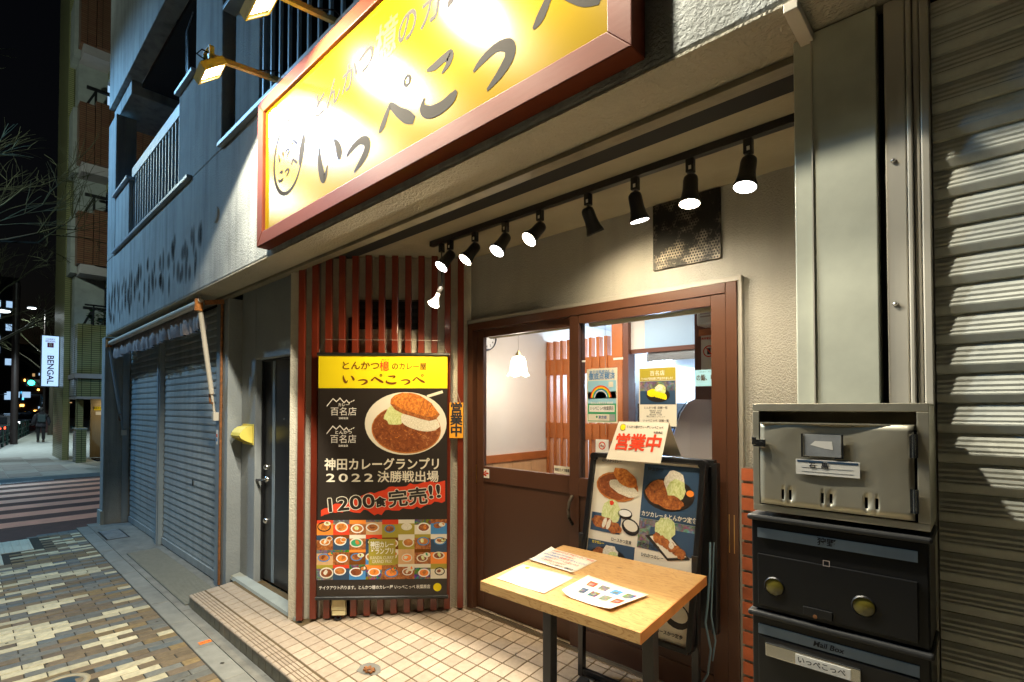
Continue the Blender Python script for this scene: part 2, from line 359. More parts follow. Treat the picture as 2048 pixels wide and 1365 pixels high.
photomix('print_photo', 1.6, 26); photomix('print_photo2', .8, 30)
mat('door_brown', (.085, .034, .018), .36, var=.08, vscale=4)
mat('door_panel', (.078, .034, .019), .40)
mat('sill_metal', (.34, .26, .17), .35, .8, var=.2)
mat('alu', (.6, .6, .6), .25, 1.)
mat('steel_door', (.022, .024, .028), .32, .3)
mat('steel_bright', (.62, .62, .6), .22, 1.)
mat('stainless', (.60, .56, .45), .46, .92, bump=.25, bscale=5, bdist=.02, var=.06)
mat('black_metal', (.012, .012, .013), .38)
mat('black_plastic', (.010, .010, .011), .3)
mat('black_satin', (.02, .02, .021), .5)
mat('shutter_blue', (.38, .405, .405), .42, .2, var=.12, vscale=2, streak=.3, wear=(.11, .12, .12), wscale=7, wth=.66)
mat('trim_grey', (.30, .28, .24), .6)
mat('beam_trim', (.16, .14, .095), .5, var=.25, vscale=9)
mat('shutter_grey', (.66, .67, .60), .42, .1, var=.10, vscale=30, wear=(.30, .27, .19), wscale=22, wth=.68)
mat('jamb_blue', (.28, .34, .39), .4, .1, var=.1, streak=.3)
mat('pillar_steel', (.62, .63, .52), .45, .1, var=.12, vscale=5, wear=(.26, .21, .11), wscale=11, wth=.71)
mat('guide_steel', (.60, .56, .48), .38, .2, var=.06)
mat('dark_gap', (.01, .01, .01), .9)
mat('rust_orange', (.42, .15, .03), .8, var=.5, vscale=40, bump=.5, bscale=120)
mat('rusty', (.22, .085, .025), .8, var=.5, vscale=40, bump=.5, bscale=120)
mat('cream_paint', (.55, .50, .42), .45, wear=(.35, .15, .05), wscale=18, wth=.66)
mat('awning_cloth', (.30, .26, .26), .75, var=.25, vscale=12, bump=.3, bscale=40)
mat('yellow_plastic', (.72, .60, .12), .5, var=.08)
mat('meter_plastic', (.68, .58, .32), .5)
mat('lamp_sign_bounce', (.50, .45, .13), .45)  # yellow bounced off the sign is put into the housing colour
mat('arm_sign_bounce', (.26, .21, .07), .45, wear=(.06, .05, .02), wscale=9, wth=.6)  # the sign's yellow reflection is tinted into the arm, with real wear on top
mat('led_panel', (1, 1, 1), .3, emit=(1, .93, .80), es=60)
mat('led_dim', (.3, .3, .26), .25)
mat('track_black', (.010, .009, .009), .45)
mat('lens_warm', (1, 1, 1), .3, emit=(1, .86, .66), es=14)
mat('lens_cool', (1, 1, 1), .3, emit=(1, .95, .93), es=14)
mat('bulb_white', (.8, .75, .68), .3, emit=(1, .8, .6), es=.35)
mat('socket', (.07, .065, .06), .5)
woodmat('pine', (.52, .31, .12), (.33, .155, .045))
woodmat('pine_end', (.60, .34, .11), (.45, .22, .06), scale=(6, 6, 1))
mat('pine_orange', (.55, .20, .05), .4, var=.2, vscale=10)
mat('paper', (.74, .68, .60), .35, coat=.6)
mat('paper_matte', (.74, .67, .55), .55, coat=.15)
mat('ink_black', (.02, .02, .025), .6)
mat('ink_red', (.65, .06, .04), .6)
mat('ink_blue', (.04, .12, .32), .6)
mat('ink_faint', (.45, .36, .32), .6)
mat('brick_red', (.42, .10, .035), .65, bump=.3, bscale=150, var=.2, vscale=14, rnd=.3)
mat('brick_joint', (.16, .15, .13), .9, bump=.4)
mat('int_wall', (.66, .60, .53), .8, var=.05)
mat('int_wood', (.40, .12, .03), .4, var=.15, vscale=7)
mat('int_wood_dark', (.13, .04, .018), .45)
mat('int_wood_light', (.62, .36, .17), .5, var=.12, vscale=6, stretch=(3, 3, .4))
mat('int_ceiling', (.50, .50, .52), .8)
mat('int_floor', (.16, .09, .05), .6)
mat('kitchen_white', (.36, .50, .64), .4)
mat('reflector', (.16, .13, .02), .25, coat=1.)
mat('kitchen_bright', (.80, .88, .95), .4)
mat('kitchen_steel', (.55, .6, .65), .25, .9)
mat('blind', (.62, .55, .36), .6)
mat('fridge', (.60, .52, .50), .35)
mat('shade_glass', (1, .95, .88), .4, emit=(1, .90, .74), es=3.2)
mat('downlight', (1, 1, 1), .4, emit=(1, .88, .66), es=6)
mat('brass', (.5, .36, .14), .3, 1.)
mat('clock_face', (.75, .73, .70), .4)
mat('clock_rim', (.12, .13, .17), .4)
mat('orange_board', (.86, .36, .02), .5)
mat('wire', (.45, .42, .38), .4, .6)
mat('cable_blue', (.10, .16, .20), .5)
mat('vent_metal', (.15, .13, .10), .45, .6, wear=(.010, .009, .007), wscale=4, wth=.44)
mat('vent_hole', (.008, .007, .006), .9)
mat('bark', (.05, .045, .03), .9, bump=.5, bscale=30)
mat('twig', (.06, .065, .03), .85)
mat('leaf', (.035, .12, .03), .6, var=.3, vscale=20)
mat('pole_dark', (.025, .018, .016), .4)
mat('fence_green', (.02, .06, .05), .4)
mat('cloth_dark', (.012, .012, .016), .85)
mat('cloth_teal', (.012, .028, .03), .7)
mat('cloth_black', (.006, .006, .007), .9)
mat('shoe', (.05, .03, .012), .6)
mat('skin', (.35, .2, .14), .6)
mat('hair', (.008, .006, .005), .6)
mat('glow_white', (1, 1, 1), .4, emit=(.85, .95, 1), es=9)
mat('glow_bengal', (.8, .85, 1), .4, emit=(.42, .66, 1.0), es=.95)
mat('glow_red', (.5, .02, .01), .4, emit=(1, .06, .02), es=5)
mat('glow_green', (.05, .6, .4), .4, emit=(.03, 1, .65), es=9)
mat('glow_amber', (.8, .4, .1), .4, emit=(1, .45, .08), es=7)
mat('glow_window', (.5, .6, .7), .4, emit=(.45, .7, 1), es=.8)
mat('glow_window_warm', (.6, .4, .2), .4, emit=(1, .6, .25), es=.5)
mat('glow_blue', (.1, .4, .8), .4, emit=(.08, .5, 1), es=2.5)
mat('ink_purple', (.11, .01, .07), .6)
mat('logo_magenta', (.30, .01, .15), .6)
mat('car_white', (.6, .6, .62), .25, coat=.8)
mat('car_dark', (.02, .02, .025), .25, coat=.8)
mat('car_glass', (.01, .012, .015), .1)
mat('tyre', (.01, .01, .01), .8)
mat('hoarding', (.07, .025, .03), .6)
mat('far_wall', (.035, .035, .04), .9)
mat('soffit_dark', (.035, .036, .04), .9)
mat('soffit_white', (.42, .38, .37), .8, var=.1)
mat('rail_dark', (.008, .008, .009), .6)
mat('concrete_pale', (.34, .36, .33), .85, var=.15)
mat('panel_white', (.55, .57, .6), .6)
mat('elev_steel', (.40, .31, .18), .4, .4, stretch=(8, 8, .3), var=.15, vscale=8)
mat('manhole_paint', (.35, .30, .2), .6)
mat('manhole_blue', (.04, .09, .14), .35, .3, bump=.6, bscale=90)
mat('mat_grey', (.20, .20, .17), .7, var=.1, vscale=20)
mat('rail_paint', (.34, .40, .44), .45)
mat('haze_window', (.02, .025, .03), .15)
glassmat('glass', (.93, .95, .96), 1.7)
glassmat('film', (1, 1, 1), .8)
def brick_tex(name, c1, c2, mortar_c, scale=1., bw=.2, bh=.05, rot=(0, 0, 0)):
    m = mat(name, c1, .35); n = m.node_tree.nodes; l = m.node_tree.links; b = n['Principled BSDF']
    g = n.new('ShaderNodeNewGeometry'); sp = n.new('ShaderNodeSeparateXYZ'); l.new(g.outputs['Position'], sp.inputs[0])
    ad = n.new('ShaderNodeMath'); l.new(sp.outputs[0], ad.inputs[0]); l.new(sp.outputs[1], ad.inputs[1])
    cb = n.new('ShaderNodeCombineXYZ'); l.new(ad.outputs[0], cb.inputs[0]); l.new(sp.outputs[2], cb.inputs[1])
    t = n.new('ShaderNodeTexBrick'); t.offset = 0.; t.inputs['Scale'].default_value = 1; t.inputs['Brick Width'].default_value = bw; t.inputs['Row Height'].default_value = bh
    t.inputs['Mortar Size'].default_value = .007; t.inputs['Color1'].default_value = (*c1, 1); t.inputs['Color2'].default_value = (*c2, 1); t.inputs['Mortar'].default_value = (*mortar_c, 1)
    l.new(cb.outputs[0], t.inputs['Vector']); l.new(t.outputs['Color'], b.inputs['Base Color'])
    bp = n.new('ShaderNodeBump'); bp.inputs['Strength'].default_value = .6; bp.inputs['Distance'].default_value = .01; bp.invert = True
    l.new(t.outputs['Fac'], bp.inputs['Height']); l.new(bp.outputs[0], b.inputs['Normal'])
brick_tex('tiles_green', (.27, .28, .12), (.31, .30, .14), (.02, .02, .01), bw=.22, bh=.065)
brick_tex('tiles_red', (.20, .085, .05), (.23, .12, .065), (.015, .012, .01), bw=.22, bh=.065)
brick_tex('tiles_pale', (.42, .42, .42), (.5, .5, .48), (.05, .05, .05), bw=.22, bh=.065)
def stainmat():
    m = bpy.data.materials.new('stain'); m.use_nodes = True; MATS['stain'] = m
    n = m.node_tree.nodes; l = m.node_tree.links; b = n['Principled BSDF']; b.inputs['Base Color'].default_value = (.055, .04, .03, 1); b.inputs['Roughness'].default_value = .9
    a = n.new('ShaderNodeAttribute'); a.attribute_name = 'fade'; l.new(a.outputs['Fac'], b.inputs['Alpha'])
stainmat()
# ================================================================ GROUND
def inst(name, me, loc, parent, rot=None, mi=None):
    o = bpy.data.objects.new(name, me); COL.objects.link(o); o.parent = parent; o.location = Vector(loc)-wloc(parent)
    if rot: o.rotation_euler = rot
    return o
def slab_mesh(name, sx, sy, sz, m, ch=.003, slope=0.):
    """a piece with chamfered top edges, its top centre at the origin"""
    b = MB().use(m); a, c = sx/2, sy/2
    def P(x, y, z): return (x, y, z+slope*y)
    lo = [P(-a,-c,-sz), P(a,-c,-sz), P(a,c,-sz), P(-a,c,-sz)]; mi = [P(-a,-c,-ch), P(a,-c,-ch), P(a,c,-ch), P(-a,c,-ch)]
    t = [P(-a+ch,-c+ch,0), P(a-ch,-c+ch,0), P(a-ch,c-ch,0), P(-a+ch,c-ch,0)]
    b.add(lo+mi+t, [(8,9,10,11)]+[(i, (i+1) % 4, 4+(i+1) % 4, 4+i) for i in range(4)]+[(4+i, 4+(i+1) % 4, 8+(i+1) % 4, 8+i) for i in range(4)])
    me = bpy.data.meshes.new(name); me.from_pydata(b.v, [], b.f); me.materials.append(MATS[m]); return me
def add_mesh(mb, me, loc, m):
    mb.use(m); mb.add([(v.co.x+loc[0], v.co.y+loc[1], v.co.z+loc[2]) for v in me.vertices], [tuple(p.vertices) for p in me.polygons])

g = MB().use('asphalt_dark'); g.quad((-400, -300, -.16), (60, -300, -.16), (60, 300, -.16), (-400, 300, -.16)); g.build('ground', kind='structure')
rd = MB().use('asphalt_redlit')
ys = [(-6, 0), (0, .33), (1.05, .62), (2.0, .9), (8, 1.8)]
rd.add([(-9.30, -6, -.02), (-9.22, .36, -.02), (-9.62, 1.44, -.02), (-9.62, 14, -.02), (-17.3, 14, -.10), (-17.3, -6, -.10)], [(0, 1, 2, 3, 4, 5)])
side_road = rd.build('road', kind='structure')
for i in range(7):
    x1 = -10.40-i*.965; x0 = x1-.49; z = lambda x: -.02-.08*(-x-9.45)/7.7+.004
    b = MB().use('zebra_redlit'); b.quad((x0, -1.6, z(x0)), (x1, -1.6, z(x1)), (x1, 3.2, z(x1)), (x0, 3.2, z(x0))); b.build('zebra_stripe', side_road)
# near pavement: bed, bricks, stone strip, apron
pv = MB().use('mortar')
pv.add([(-9.28, -3, -.0035), (3, -3, -.0035), (3, 1.150, -.0035), (-9.48, 1.150, -.0035), (-9.20, .36, -.0035)], [(0, 1, 2, 3, 4)])
pv.add([(-9.28, -3, -.0035), (-9.20, .36, -.0035), (-9.48, 1.150, -.0035), (-9.48, 1.15, -.15), (-9.20, .36, -.15), (-9.28, -3, -.15)], [(0, 1, 4, 5), (1, 2, 3, 4)])
pave = pv.build('pavement', kind='structure')
cols = ['brick_brown', 'brick_brown', 'brick_brown', 'brick_grey', 'brick_grey', 'brick_ochre', 'brick_umber', 'brick_slate']
bm = {c: slab_mesh('brick', .0750, .2040, .03, c, .0028) for c in set(cols+['brick_cream'])}
rng = random.Random(11)
bricks = []
px_, py_ = .0803, .2105
nrow = int(9.3/px_)+40
last = {}
for r_ in range(nrow):
    x = -9.40+px_*(r_+.5)
    off = 0 if r_ % 2 == 0 else py_/2
    for k in range(-1, 20):
        y1 = 1.146-k*py_-off+ (0 if off == 0 else 0)
        y0 = y1-py_
        if k == -1:
            if off == 0: continue
            y1 = 1.146; half = True
        else: half = False
        if k == -1: y0 = 1.146-py_/2
        if y0 < -2.4: break
        if x < -9.2 and y1 > .2 and x < -9.2-(y1-.36)*.3: continue
        if x > 1.2: continue
        if -9.27 < x < -7.86 and y0 < .36 and y0 > -.6: continue       # tactile strip
        if -9.27 < x < -8.46 and y0 < .66 and y0 > -.6: continue
        if (x+4.23)**2+((y0+y1)/2-.46)**2 < .155**2: continue            # manhole
        # cream bricks come in short stepped runs
        key = (r_, k); base = rng.random()
        prev = last.get((r_-1, k)) or last.get((r_-1, k-1))
        pc = .20+(.17 if prev == 'brick_cream' else 0)+(.16 if last.get((r_, k-1)) == 'brick_cream' else 0)
        c = 'brick_cream' if base < pc else rng.choice(cols)
        if c != 'brick_cream' and last.get((r_, k-1)) in cols and rng.random() < .35: c = last[(r_, k-1)]
        last[key] = c; bricks.append((x, (y0+y1)/2, half, c))
def vis(x, y):  # roughly inside what the photograph takes in
    fx = -.68*x+.733*y; lx = .733*x+.68*y; d = max(fx, .1); px = 1024+1024*lx/d; pz = 794+1024*1.72/d
    return -40 < px < 480 and pz < 1400 and fx > .5
bricks.sort(key=lambda b: (0 if vis(b[0], b[1]) else 1, b[0]**2+b[1]**2))
halfm = {c: slab_mesh('brick', .0750, .0995, .03, c, .0028) for c in bm}
stuff = MB(); n = 0
for (x, y, h, c) in bricks:
    dz = rng.uniform(-.0012, .0016)
    if n < 300: inst('brick', (halfm if h else bm)[c], (x, y, dz), pave, (rng.uniform(-.006, .006), rng.uniform(-.01, .01), 0)); n += 1
    else: add_mesh(stuff, (halfm if h else bm)[c], (x, y, dz), c)
so = stuff.build('paving_bricks', pave); so['kind'] = 'stuff'
tb = MB().use('tactile')
for (x0, x1, y0, y1) in ((-9.20, -8.48, -.60, .64), (-8.47, -7.88, -.60, .355)):
    nx = max(1, round((x1-x0)/.3)); ny = round((y1-y0)/.3)
    for i in range(nx):
        for j in range(ny):
            a0 = x0+(x1-x0)*i/nx; b0 = y0+(y1-y0)*j/ny; a1 = a0+(x1-x0)/nx-.004; b1 = b0+(y1-y0)/ny-.004
            t = MB().use('tactile'); t.box(a0, b0, -.03, a1, b1, .002)
            for q in range(4):
                yy = b0+(b1-b0)*(q+.5)/4; t.hexa([(a0+.015, yy-.02, .002), (a1-.015, yy-.02, .002), (a1-.015, yy+.02, .002), (a0+.015, yy+.02, .002)], [(a0+.022, yy-.012, .008), (a1-.022, yy-.012, .008), (a1-.022, yy+.012, .008), (a0+.022, yy+.012, .008)])
            t.build('tactile_tile', pave)
gm = MB().use('mortar'); rg2 = random.Random(31)
for i in range(26): disc(gm, (rg2.uniform(-8.5, -3.6), rg2.uniform(.1, 1.25), .0031), X, Y, rg2.uniform(.006, .014), rg2.uniform(.006, .012), 0, 9, rg2.uniform(0, 3), .2)
gmo = gm.build('gum_spots', pave); gmo['kind'] = 'stuff'
mh = MB().use('manhole_paint'); mh.lathe([(.135, -.02), (.135, .003), (.10, .004), (.10, -.02)], (-4.23, .46, 0), n=28)
mho = one('manhole_cover', mh, 'small round manhole with a pale ring and blue lid set in the brick pavement', 'manhole cover')
mh2 = MB().use('manhole_blue'); mh2.lathe([(.098, -.01), (.098, 0), (.0001, .001)], (-4.23, .46, 0), n=24); mh2.build('lid', mho)
ssm = slab_mesh('stone', .597, .136, .05, 'stone', .003)
ss = MB().use('mortar'); ss.box(-9.5, 1.1505, -.1, 3, 1.2925, -.006); sso = ss.build('stone_strip', kind='structure')
for i in range(15): inst('stone', ssm, (-9.25+.6*i+.0, 1.222, rng.uniform(-.001, .001)), sso, (rng.uniform(-.004, .004), rng.uniform(-.003, .003), 0))
ap = MB().use('concrete'); ap.box(-9.72, 1.2945, -.12, -5.0, 1.80, 0.0); ap.box(-5.0, 1.2945, -.12, 3, 1.3705, -.002); ap.build('concrete_apron', kind='structure')
dr = thing('drain_grate', 'dark metal drain grate in the concrete beside the left shutter', 'drain', (-8.68, 1.43, 0))
MB().use('black_metal').box(-9.0, 1.31, 0.0, -8.36, 1.56, .004).build('frame', dr)
for i in range(14): MB().use('jamb_blue').box(-8.97+i*.0445, 1.33, .004, -8.95+i*.0445, 1.54, .010).build('bar', dr)
mt = thing('ribbed_mat', 'grey ribbed ramp mat lying on concrete before the left shutter', 'mat', (-6.4, 1.5, 0))
MB().use('mat_grey').box(-7.40, 1.35, 0.0, -5.12, 1.655, .012).build('mat_base', mt)
b = MB().use('mat_grey')
for i in range(60): b.box(-7.39+i*.0378, 1.352, .012, -7.37+i*.0378, 1.653, .017)
b.build('ribs', mt)['kind'] = 'stuff'
sk = MB().use('print_orange'); sk.box(-4.245, 1.205, .0005, -4.195, 1.285, .0025); sko = sk.build('floor_sticker')
tag(sko, 'small orange arrow sticker on the stone strip before the step', 'sticker'); text(sko, 'GV➜', (-4.22, 1.245, .0027), Y, (-1, 0, 0), .030, 'ink_red', .001)

# entrance platform: slopes up to the door
def zp(y): return .10+.09*(y-1.37)
XL = -5.07
pl = MB().use('grout')
T = .1076
bt = [(XL+.002, 1.374, -.1), (-.39, 1.374, -.1), (-.39, 2.70, -.1), (XL+.002, 2.70, -.1)]
pl.hexa(bt, [(p[0], p[1], zp(p[1])-.0035) for p in bt])
plat = pl.build('entrance_floor', kind='structure')
tm = slab_mesh('floor_tile', .0995, .0995, .012, 'tile', .0015, .09)
rows = [1.492+T*i for i in range(11)]
tiles = []
for j, y0 in enumerate(rows):
    for i in range(44):
        x = XL+.003+T*(i+.5); y = y0+T/2
        if x > -.42 or y > 2.655: continue
        if y-x > 5.60 and x > -3.80: continue
        if y > 1.76 and x <= -3.70: continue
        tiles.append((x, y))
for i in range(44):
    x = XL+.003+T*(i+.5)
    if x < -.42: tiles.append((x, -1))
def keyt(t): x, y = t; return x*x+(y if y > 0 else 1.4)**2
tiles = [t for t in tiles]
ns = bpy.data.meshes.new('nosing_tile')
b = MB().use('tile'); a = T/2-.0042
prof = [(-.061, -.016), (-.061, -.006), (-.056, -.001)]
yy = -.050
for q in range(4): prof += [(yy, 0), (yy+.012, 0), (yy+.0135, -.006), (yy+.0175, -.006), (yy+.019, 0)]; yy += .022
prof += [(.052, 0), (.052, -.012)]
vs = [(sx, p, z_+.09*p) for sx in (-a, a) for p, z_ in prof]; m_ = len(prof)
b.add(vs, [(i, i+1, m_+i+1, m_+i) for i in range(m_-1)]+[tuple(range(m_-1, -1, -1)), tuple(range(m_, 2*m_))])
b.f = [tuple(reversed(f)) for f in b.f]
ns.from_pydata(b.v, [], b.f); ns.materials.append(MATS['tile'])
tiles.sort(key=keyt); n = 0; stuff = MB()
for (x, y) in tiles:
    if y < 0: me, nm, yc = ns, 'nosing_tile', 1.428
    else: me, nm, yc = tm, 'floor_tile', y
    if 1.62 < y < 1.80 and -2.66 < x < -2.48: pass
    if n < 300: inst(nm, me, (x, yc, zp(yc)+rng.uniform(-.0007, .0007)), plat, (rng.uniform(-.003, .003), rng.uniform(-.003, .003), 0)); n += 1
    else: add_mesh(stuff, me, (x, yc, zp(yc)), 'tile')
so = stuff.build('floor_tiles', plat); so['kind'] = 'stuff'
for k in range(2):
    pass
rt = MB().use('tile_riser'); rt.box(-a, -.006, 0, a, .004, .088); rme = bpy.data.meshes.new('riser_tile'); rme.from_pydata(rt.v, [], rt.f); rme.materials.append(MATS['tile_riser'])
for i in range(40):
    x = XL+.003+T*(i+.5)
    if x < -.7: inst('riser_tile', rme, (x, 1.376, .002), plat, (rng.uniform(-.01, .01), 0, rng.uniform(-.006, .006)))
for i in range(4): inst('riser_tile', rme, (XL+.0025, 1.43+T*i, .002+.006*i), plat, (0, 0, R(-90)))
# the broken spot where a post was cut off
bs = MB().use('concrete'); disc(bs, (-2.77, 1.715, zp(1.715)+.0025), X, (0, 1, .09), .085, .060, 0, 14, .2, .16)
bso = bs.build('patch_mark', plat)
b = MB().use('rusty')
for q in range(7):
    an = q*.9; b.bar((-2.75+.015*math.cos(an), 1.70+.012*math.sin(an), zp(1.70)+.004), (-2.75+.045*math.cos(an+.5), 1.70+.030*math.sin(an+.5), zp(1.70)+.012), .016, .008)
one('cut_anchor', b, 'rusty stub of a cut-off anchor in the cracked floor tiles', 'anchor stub')

# ================================================================ THE SHOP BUILDING
bld = thing('shop_building', 'grey stucco building whose ground floor holds the curry shop and two shutters', 'building', (-4.5, 1.7, 0))
ZB = 2.772
b = MB().use('stucco_blue')
# front wall above the beam line, with balcony openings
b.box(-9.47, 1.44, ZB, 1.6, 1.675, 3.86)
b.box(-9.47, 1.44, 3.86, -8.95, 1.68, 5.87)         # corner stub column
b.box(-5.34, 1.44, 3.86, -4.62, 1.80, 9.5)          # full-height column
b.box(-5.88, 1.445, 3.86, -5.34, 1.60, 4.83)
b.box(-4.50, 1.50, 3.86, -3.99, 1.62, 4.95)
b.box(-8.95, 1.445, 3.86, -8.10, 1.62, 4.66)
b.build('facade_wall', bld, bevel=.012)
b = MB().use('stucco_blue'); b.box(-9.47, 1.44, 6.12, -5.34, 1.62, 7.45); b.box(-9.47, 1.44, 7.45, -8.7, 1.9, 9.5); b.box(-9.46, 1.50, 5.93, -8.35, 2.3, 6.12)
b.build('upper_floor_band', bld, bevel=.01)
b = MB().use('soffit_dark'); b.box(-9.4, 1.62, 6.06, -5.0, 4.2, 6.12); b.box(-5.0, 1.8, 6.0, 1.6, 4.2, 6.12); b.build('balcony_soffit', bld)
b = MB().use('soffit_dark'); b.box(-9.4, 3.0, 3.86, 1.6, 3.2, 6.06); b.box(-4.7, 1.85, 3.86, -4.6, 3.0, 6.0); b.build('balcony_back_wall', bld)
b = MB().use('concrete'); b.box(-9.4, 1.70, 3.7, 1.6, 3.2, 3.86); b.build('balcony_slab', bld)
for (x0, x1, z) in ((-8.95, -5.44, 3.862), (-4.62, 1.6, 3.862), (-5.90, -5.345, 4.832), (-8.98, -8.05, 4.662), (-4.52, -3.95, 4.952)):
    MB().use('jamb_blue').box(x0, 1.405, z, x1, 1.66, z+.035).build('ledge', bld, bevel=.004)
b = MB().use('stucco_beige'); b.box(-9.47, 1.44, 2.762, 1.6, 1.70, ZB-.002); b.build('beam_underside', bld)
b = MB().use('beam_trim'); b.box(-9.3, 1.702, 2.742, -.39, 1.726, 2.90); b.box(-9.3, 1.66, 2.738, -.39, 1.702, 2.760); b.build('beam_trim', bld, bevel=.002)
b = MB().use('dark_gap'); b.box(-9.3, 1.728, 2.852, -.395, 2.015, 2.8615); b.build('beam_gap', bld)
# stains left by the old lettering
b = MB().use('stain')
rs = random.Random(5); spots = []
for i in range(34):
    x = -9.30+i*.125+rs.uniform(-.04, .04); t = (x+9.3)/4.2
    for k in range(rs.choice([1, 2, 2, 3])):
        z = 2.93+rs.uniform(0, .42)+.04*t; spots.append((x+rs.uniform(-.05, .05), z, rs.uniform(.035, .075), rs.uniform(.07, .15)*(1+.4*rs.random())))
vs = []; fs = []; al = []
for (x, z, rx, rz) in spots:
    o = len(vs); vs.append((x, 1.4385, z)); al.append(.8)
    for rr, a_ in ((.5, .62), (1., 0.)):
        for i in range(12):
            t = 2*math.pi*i/12; vs.append((x+rx*rr*math.cos(t), 1.4385, z+rz*rr*math.sin(t))); al.append(a_)
    fs += [(o, o+1+i, o+1+(i+1) % 12) for i in range(12)]+[(o+1+i, o+13+i, o+13+(i+1) % 12, o+1+(i+1) % 12) for i in range(12)]
b.add(vs, fs); so = b.build('wall_stains', bld); so['kind'] = 'stuff'
at = so.data.attributes.new('fade', 'FLOAT', 'POINT'); at.data.foreach_set('value', al)
# piers and walls of the ground floor
b = MB().use('stucco_blue'); b.box(-9.75, 1.44, -.05, -9.52, 2.2, ZB-.012); b.build('corner_pier', bld, bevel=.012)
b = MB().use('concrete_pale'); b.box(-9.77, 1.415, -.05, -9.518, 1.46, .20); b.build('pier_base', bld, bevel=.005)
b = MB().use('stucco_grey'); b.box(-5.34, 1.70, 0, -5.20, 1.83, 2.745); b.box(-5.34, 1.832, 0, -5.20, 2.6, 2.745); b.build('jamb_pier', bld, bevel=.006)
# wall with the steel door, opening X -4.86..-4.04, Z up to 2.15
b = MB().use('stucco_grey'); Yd = 1.82
b.box(-5.198, Yd, .10, -4.862, 1.99, 2.90); b.box(-4.862, Yd, 2.15, -4.04, 1.99, 2.90); b.box(-4.04, Yd, .10, -3.70, 1.99, 2.90)
b.build('door_side_wall', bld, bevel=.008)
b = MB().use('concrete_pale'); b.hexa([(-5.19, 1.735, .12), (-3.80, 1.715, .12), (-3.80, 1.818, .12), (-5.19, 1.818, .12)], [(-5.19, 1.745, .150), (-3.80, 1.725, .150), (-3.80, 1.818, .165), (-5.19, 1.818, .165)]); b.build('threshold', bld)
b = MB().use('dark_gap'); b.box(-9.6, 1.95, -.05, -5.34, 2.0, 2.9); b.box(-4.95, 2.0, 0, -3.5, 2.04, 2.4); b.build('inner_backing', bld)
# ceiling of the recess
b = MB().use('ceiling_paint'); b.box(-5.34, 1.75, 2.862, -.2, 2.70, 2.95); b.build('recess_ceiling', bld)
# diagonal wall behind the slats: Y - X = 5.56
k = .04
b = MB().use('stucco_diagonal'); D = 5.555
b.add([(-3.86, -3.86+D, .05), (-2.87, -2.87+D, .05), (-2.95, -2.87+D+.08, .05), (-3.95, -3.86+D+.09, .05), (-3.86, -3.86+D, 2.862), (-2.87, -2.87+D, 2.862), (-2.95, -2.87+D+.08, 2.862), (-3.95, -3.86+D+.09, 2.862)],
      [(0,3,2,1),(4,5,6,7),(0,1,5,4),(1,2,6,5),(2,3,7,6),(3,0,4,7)])
b.build('diagonal_wall', bld)
# door wall Y = 2.66 with its opening
b = MB().use('stucco_door_wall'); Yw = 2.66
b.box(-2.915, Yw, .15, -2.895, 2.80, 2.862); b.box(-2.895, Yw, 2.375, -.905, 2.80, 2.862); b.box(-.905, Yw, .15, -.30, 2.80, 2.862)
b.build('door_wall', bld)
b = MB().use('trim_grey'); b.box(-2.905, 2.625, 2.352, -.885, 2.66, 2.378); b.box(-.906, 2.63, .2, -.885, 2.66, 2.352); b.build('lintel_trim', bld, bevel=.002)
b = MB().use('pillar_steel'); b.box(-.391, 1.60, 0, -.346, 2.66, 2.758); b.box(-.3445, 1.592, 0, -.198, 1.70, 2.758); b.build('steel_pillar', bld, bevel=.003)
b = MB().use('guide_steel'); b.box(-.346, 1.588, 0, -.3425, 1.593, 2.758); b.build('pillar_fold', bld)
b = MB().use('dark_gap'); b.box(-.197, 1.64, 0, -.183, 1.66, 2.758); b.box(-.18, 1.80, 0, 1.4, 1.82, 2.76); b.build('pillar_gap', bld)
b = MB().use('guide_steel'); b.box(-.182, 1.600, 0, -.139, 1.72, 2.758); b.box(-.137, 1.594, 0, -.126, 1.72, 2.758); b.box(-.124, 1.600, 0, -.112, 1.72, 2.758); b.box(-.110, 1.594, 0, -.092, 1.72, 2.758)
gs = b.build('shutter_guide', bld, bevel=.003)
for z in (2.345, 1.98, 1.30):
    MB().use('alu').lathe([(.0001, .006), (.004, .005), (.006, .001), (.006, 0)], (-.166, 1.600, z), (0, -1, 0), 10).build('screw', gs)
b = MB().use('stucco_beige'); b.box(1.4, 1.44, 0, 1.6, 1.8, ZB-.012); b.build('end_pier', bld)
# brick veneer right of the door
bw = MB().use('brick_joint'); bw.box(-.895, 2.632, .15, -.392, 2.6595, 1.425); bwo = bw.build('brick_wainscot', bld)
bme = MB().use('brick_red'); bme.box(-.104, -.006, -.029, .104, .01, .029); m_ = bpy.data.meshes.new('brick'); m_.from_pydata(bme.v, [], bme.f); m_.materials.append(MATS['brick_red'])
bme = MB().use('brick_red'); bme.box(-.049, -.006, -.029, .049, .01, .029); m2 = bpy.data.meshes.new('brick'); m2.from_pydata(bme.v, [], bme.f); m2.materials.append(MATS['brick_red'])
for j in range(17):
    z = 1.39-.0725*j
    if j % 2 == 0:
        for i in range(2): inst('brick', m_, (-.788+.218*i, 2.630, z), bwo)
    else: inst('brick', m2, (-.843, 2.630, z), bwo); inst('brick', m_, (-.680, 2.630, z), bwo); inst('brick', m_, (-.462, 2.630, z), bwo) if False else None
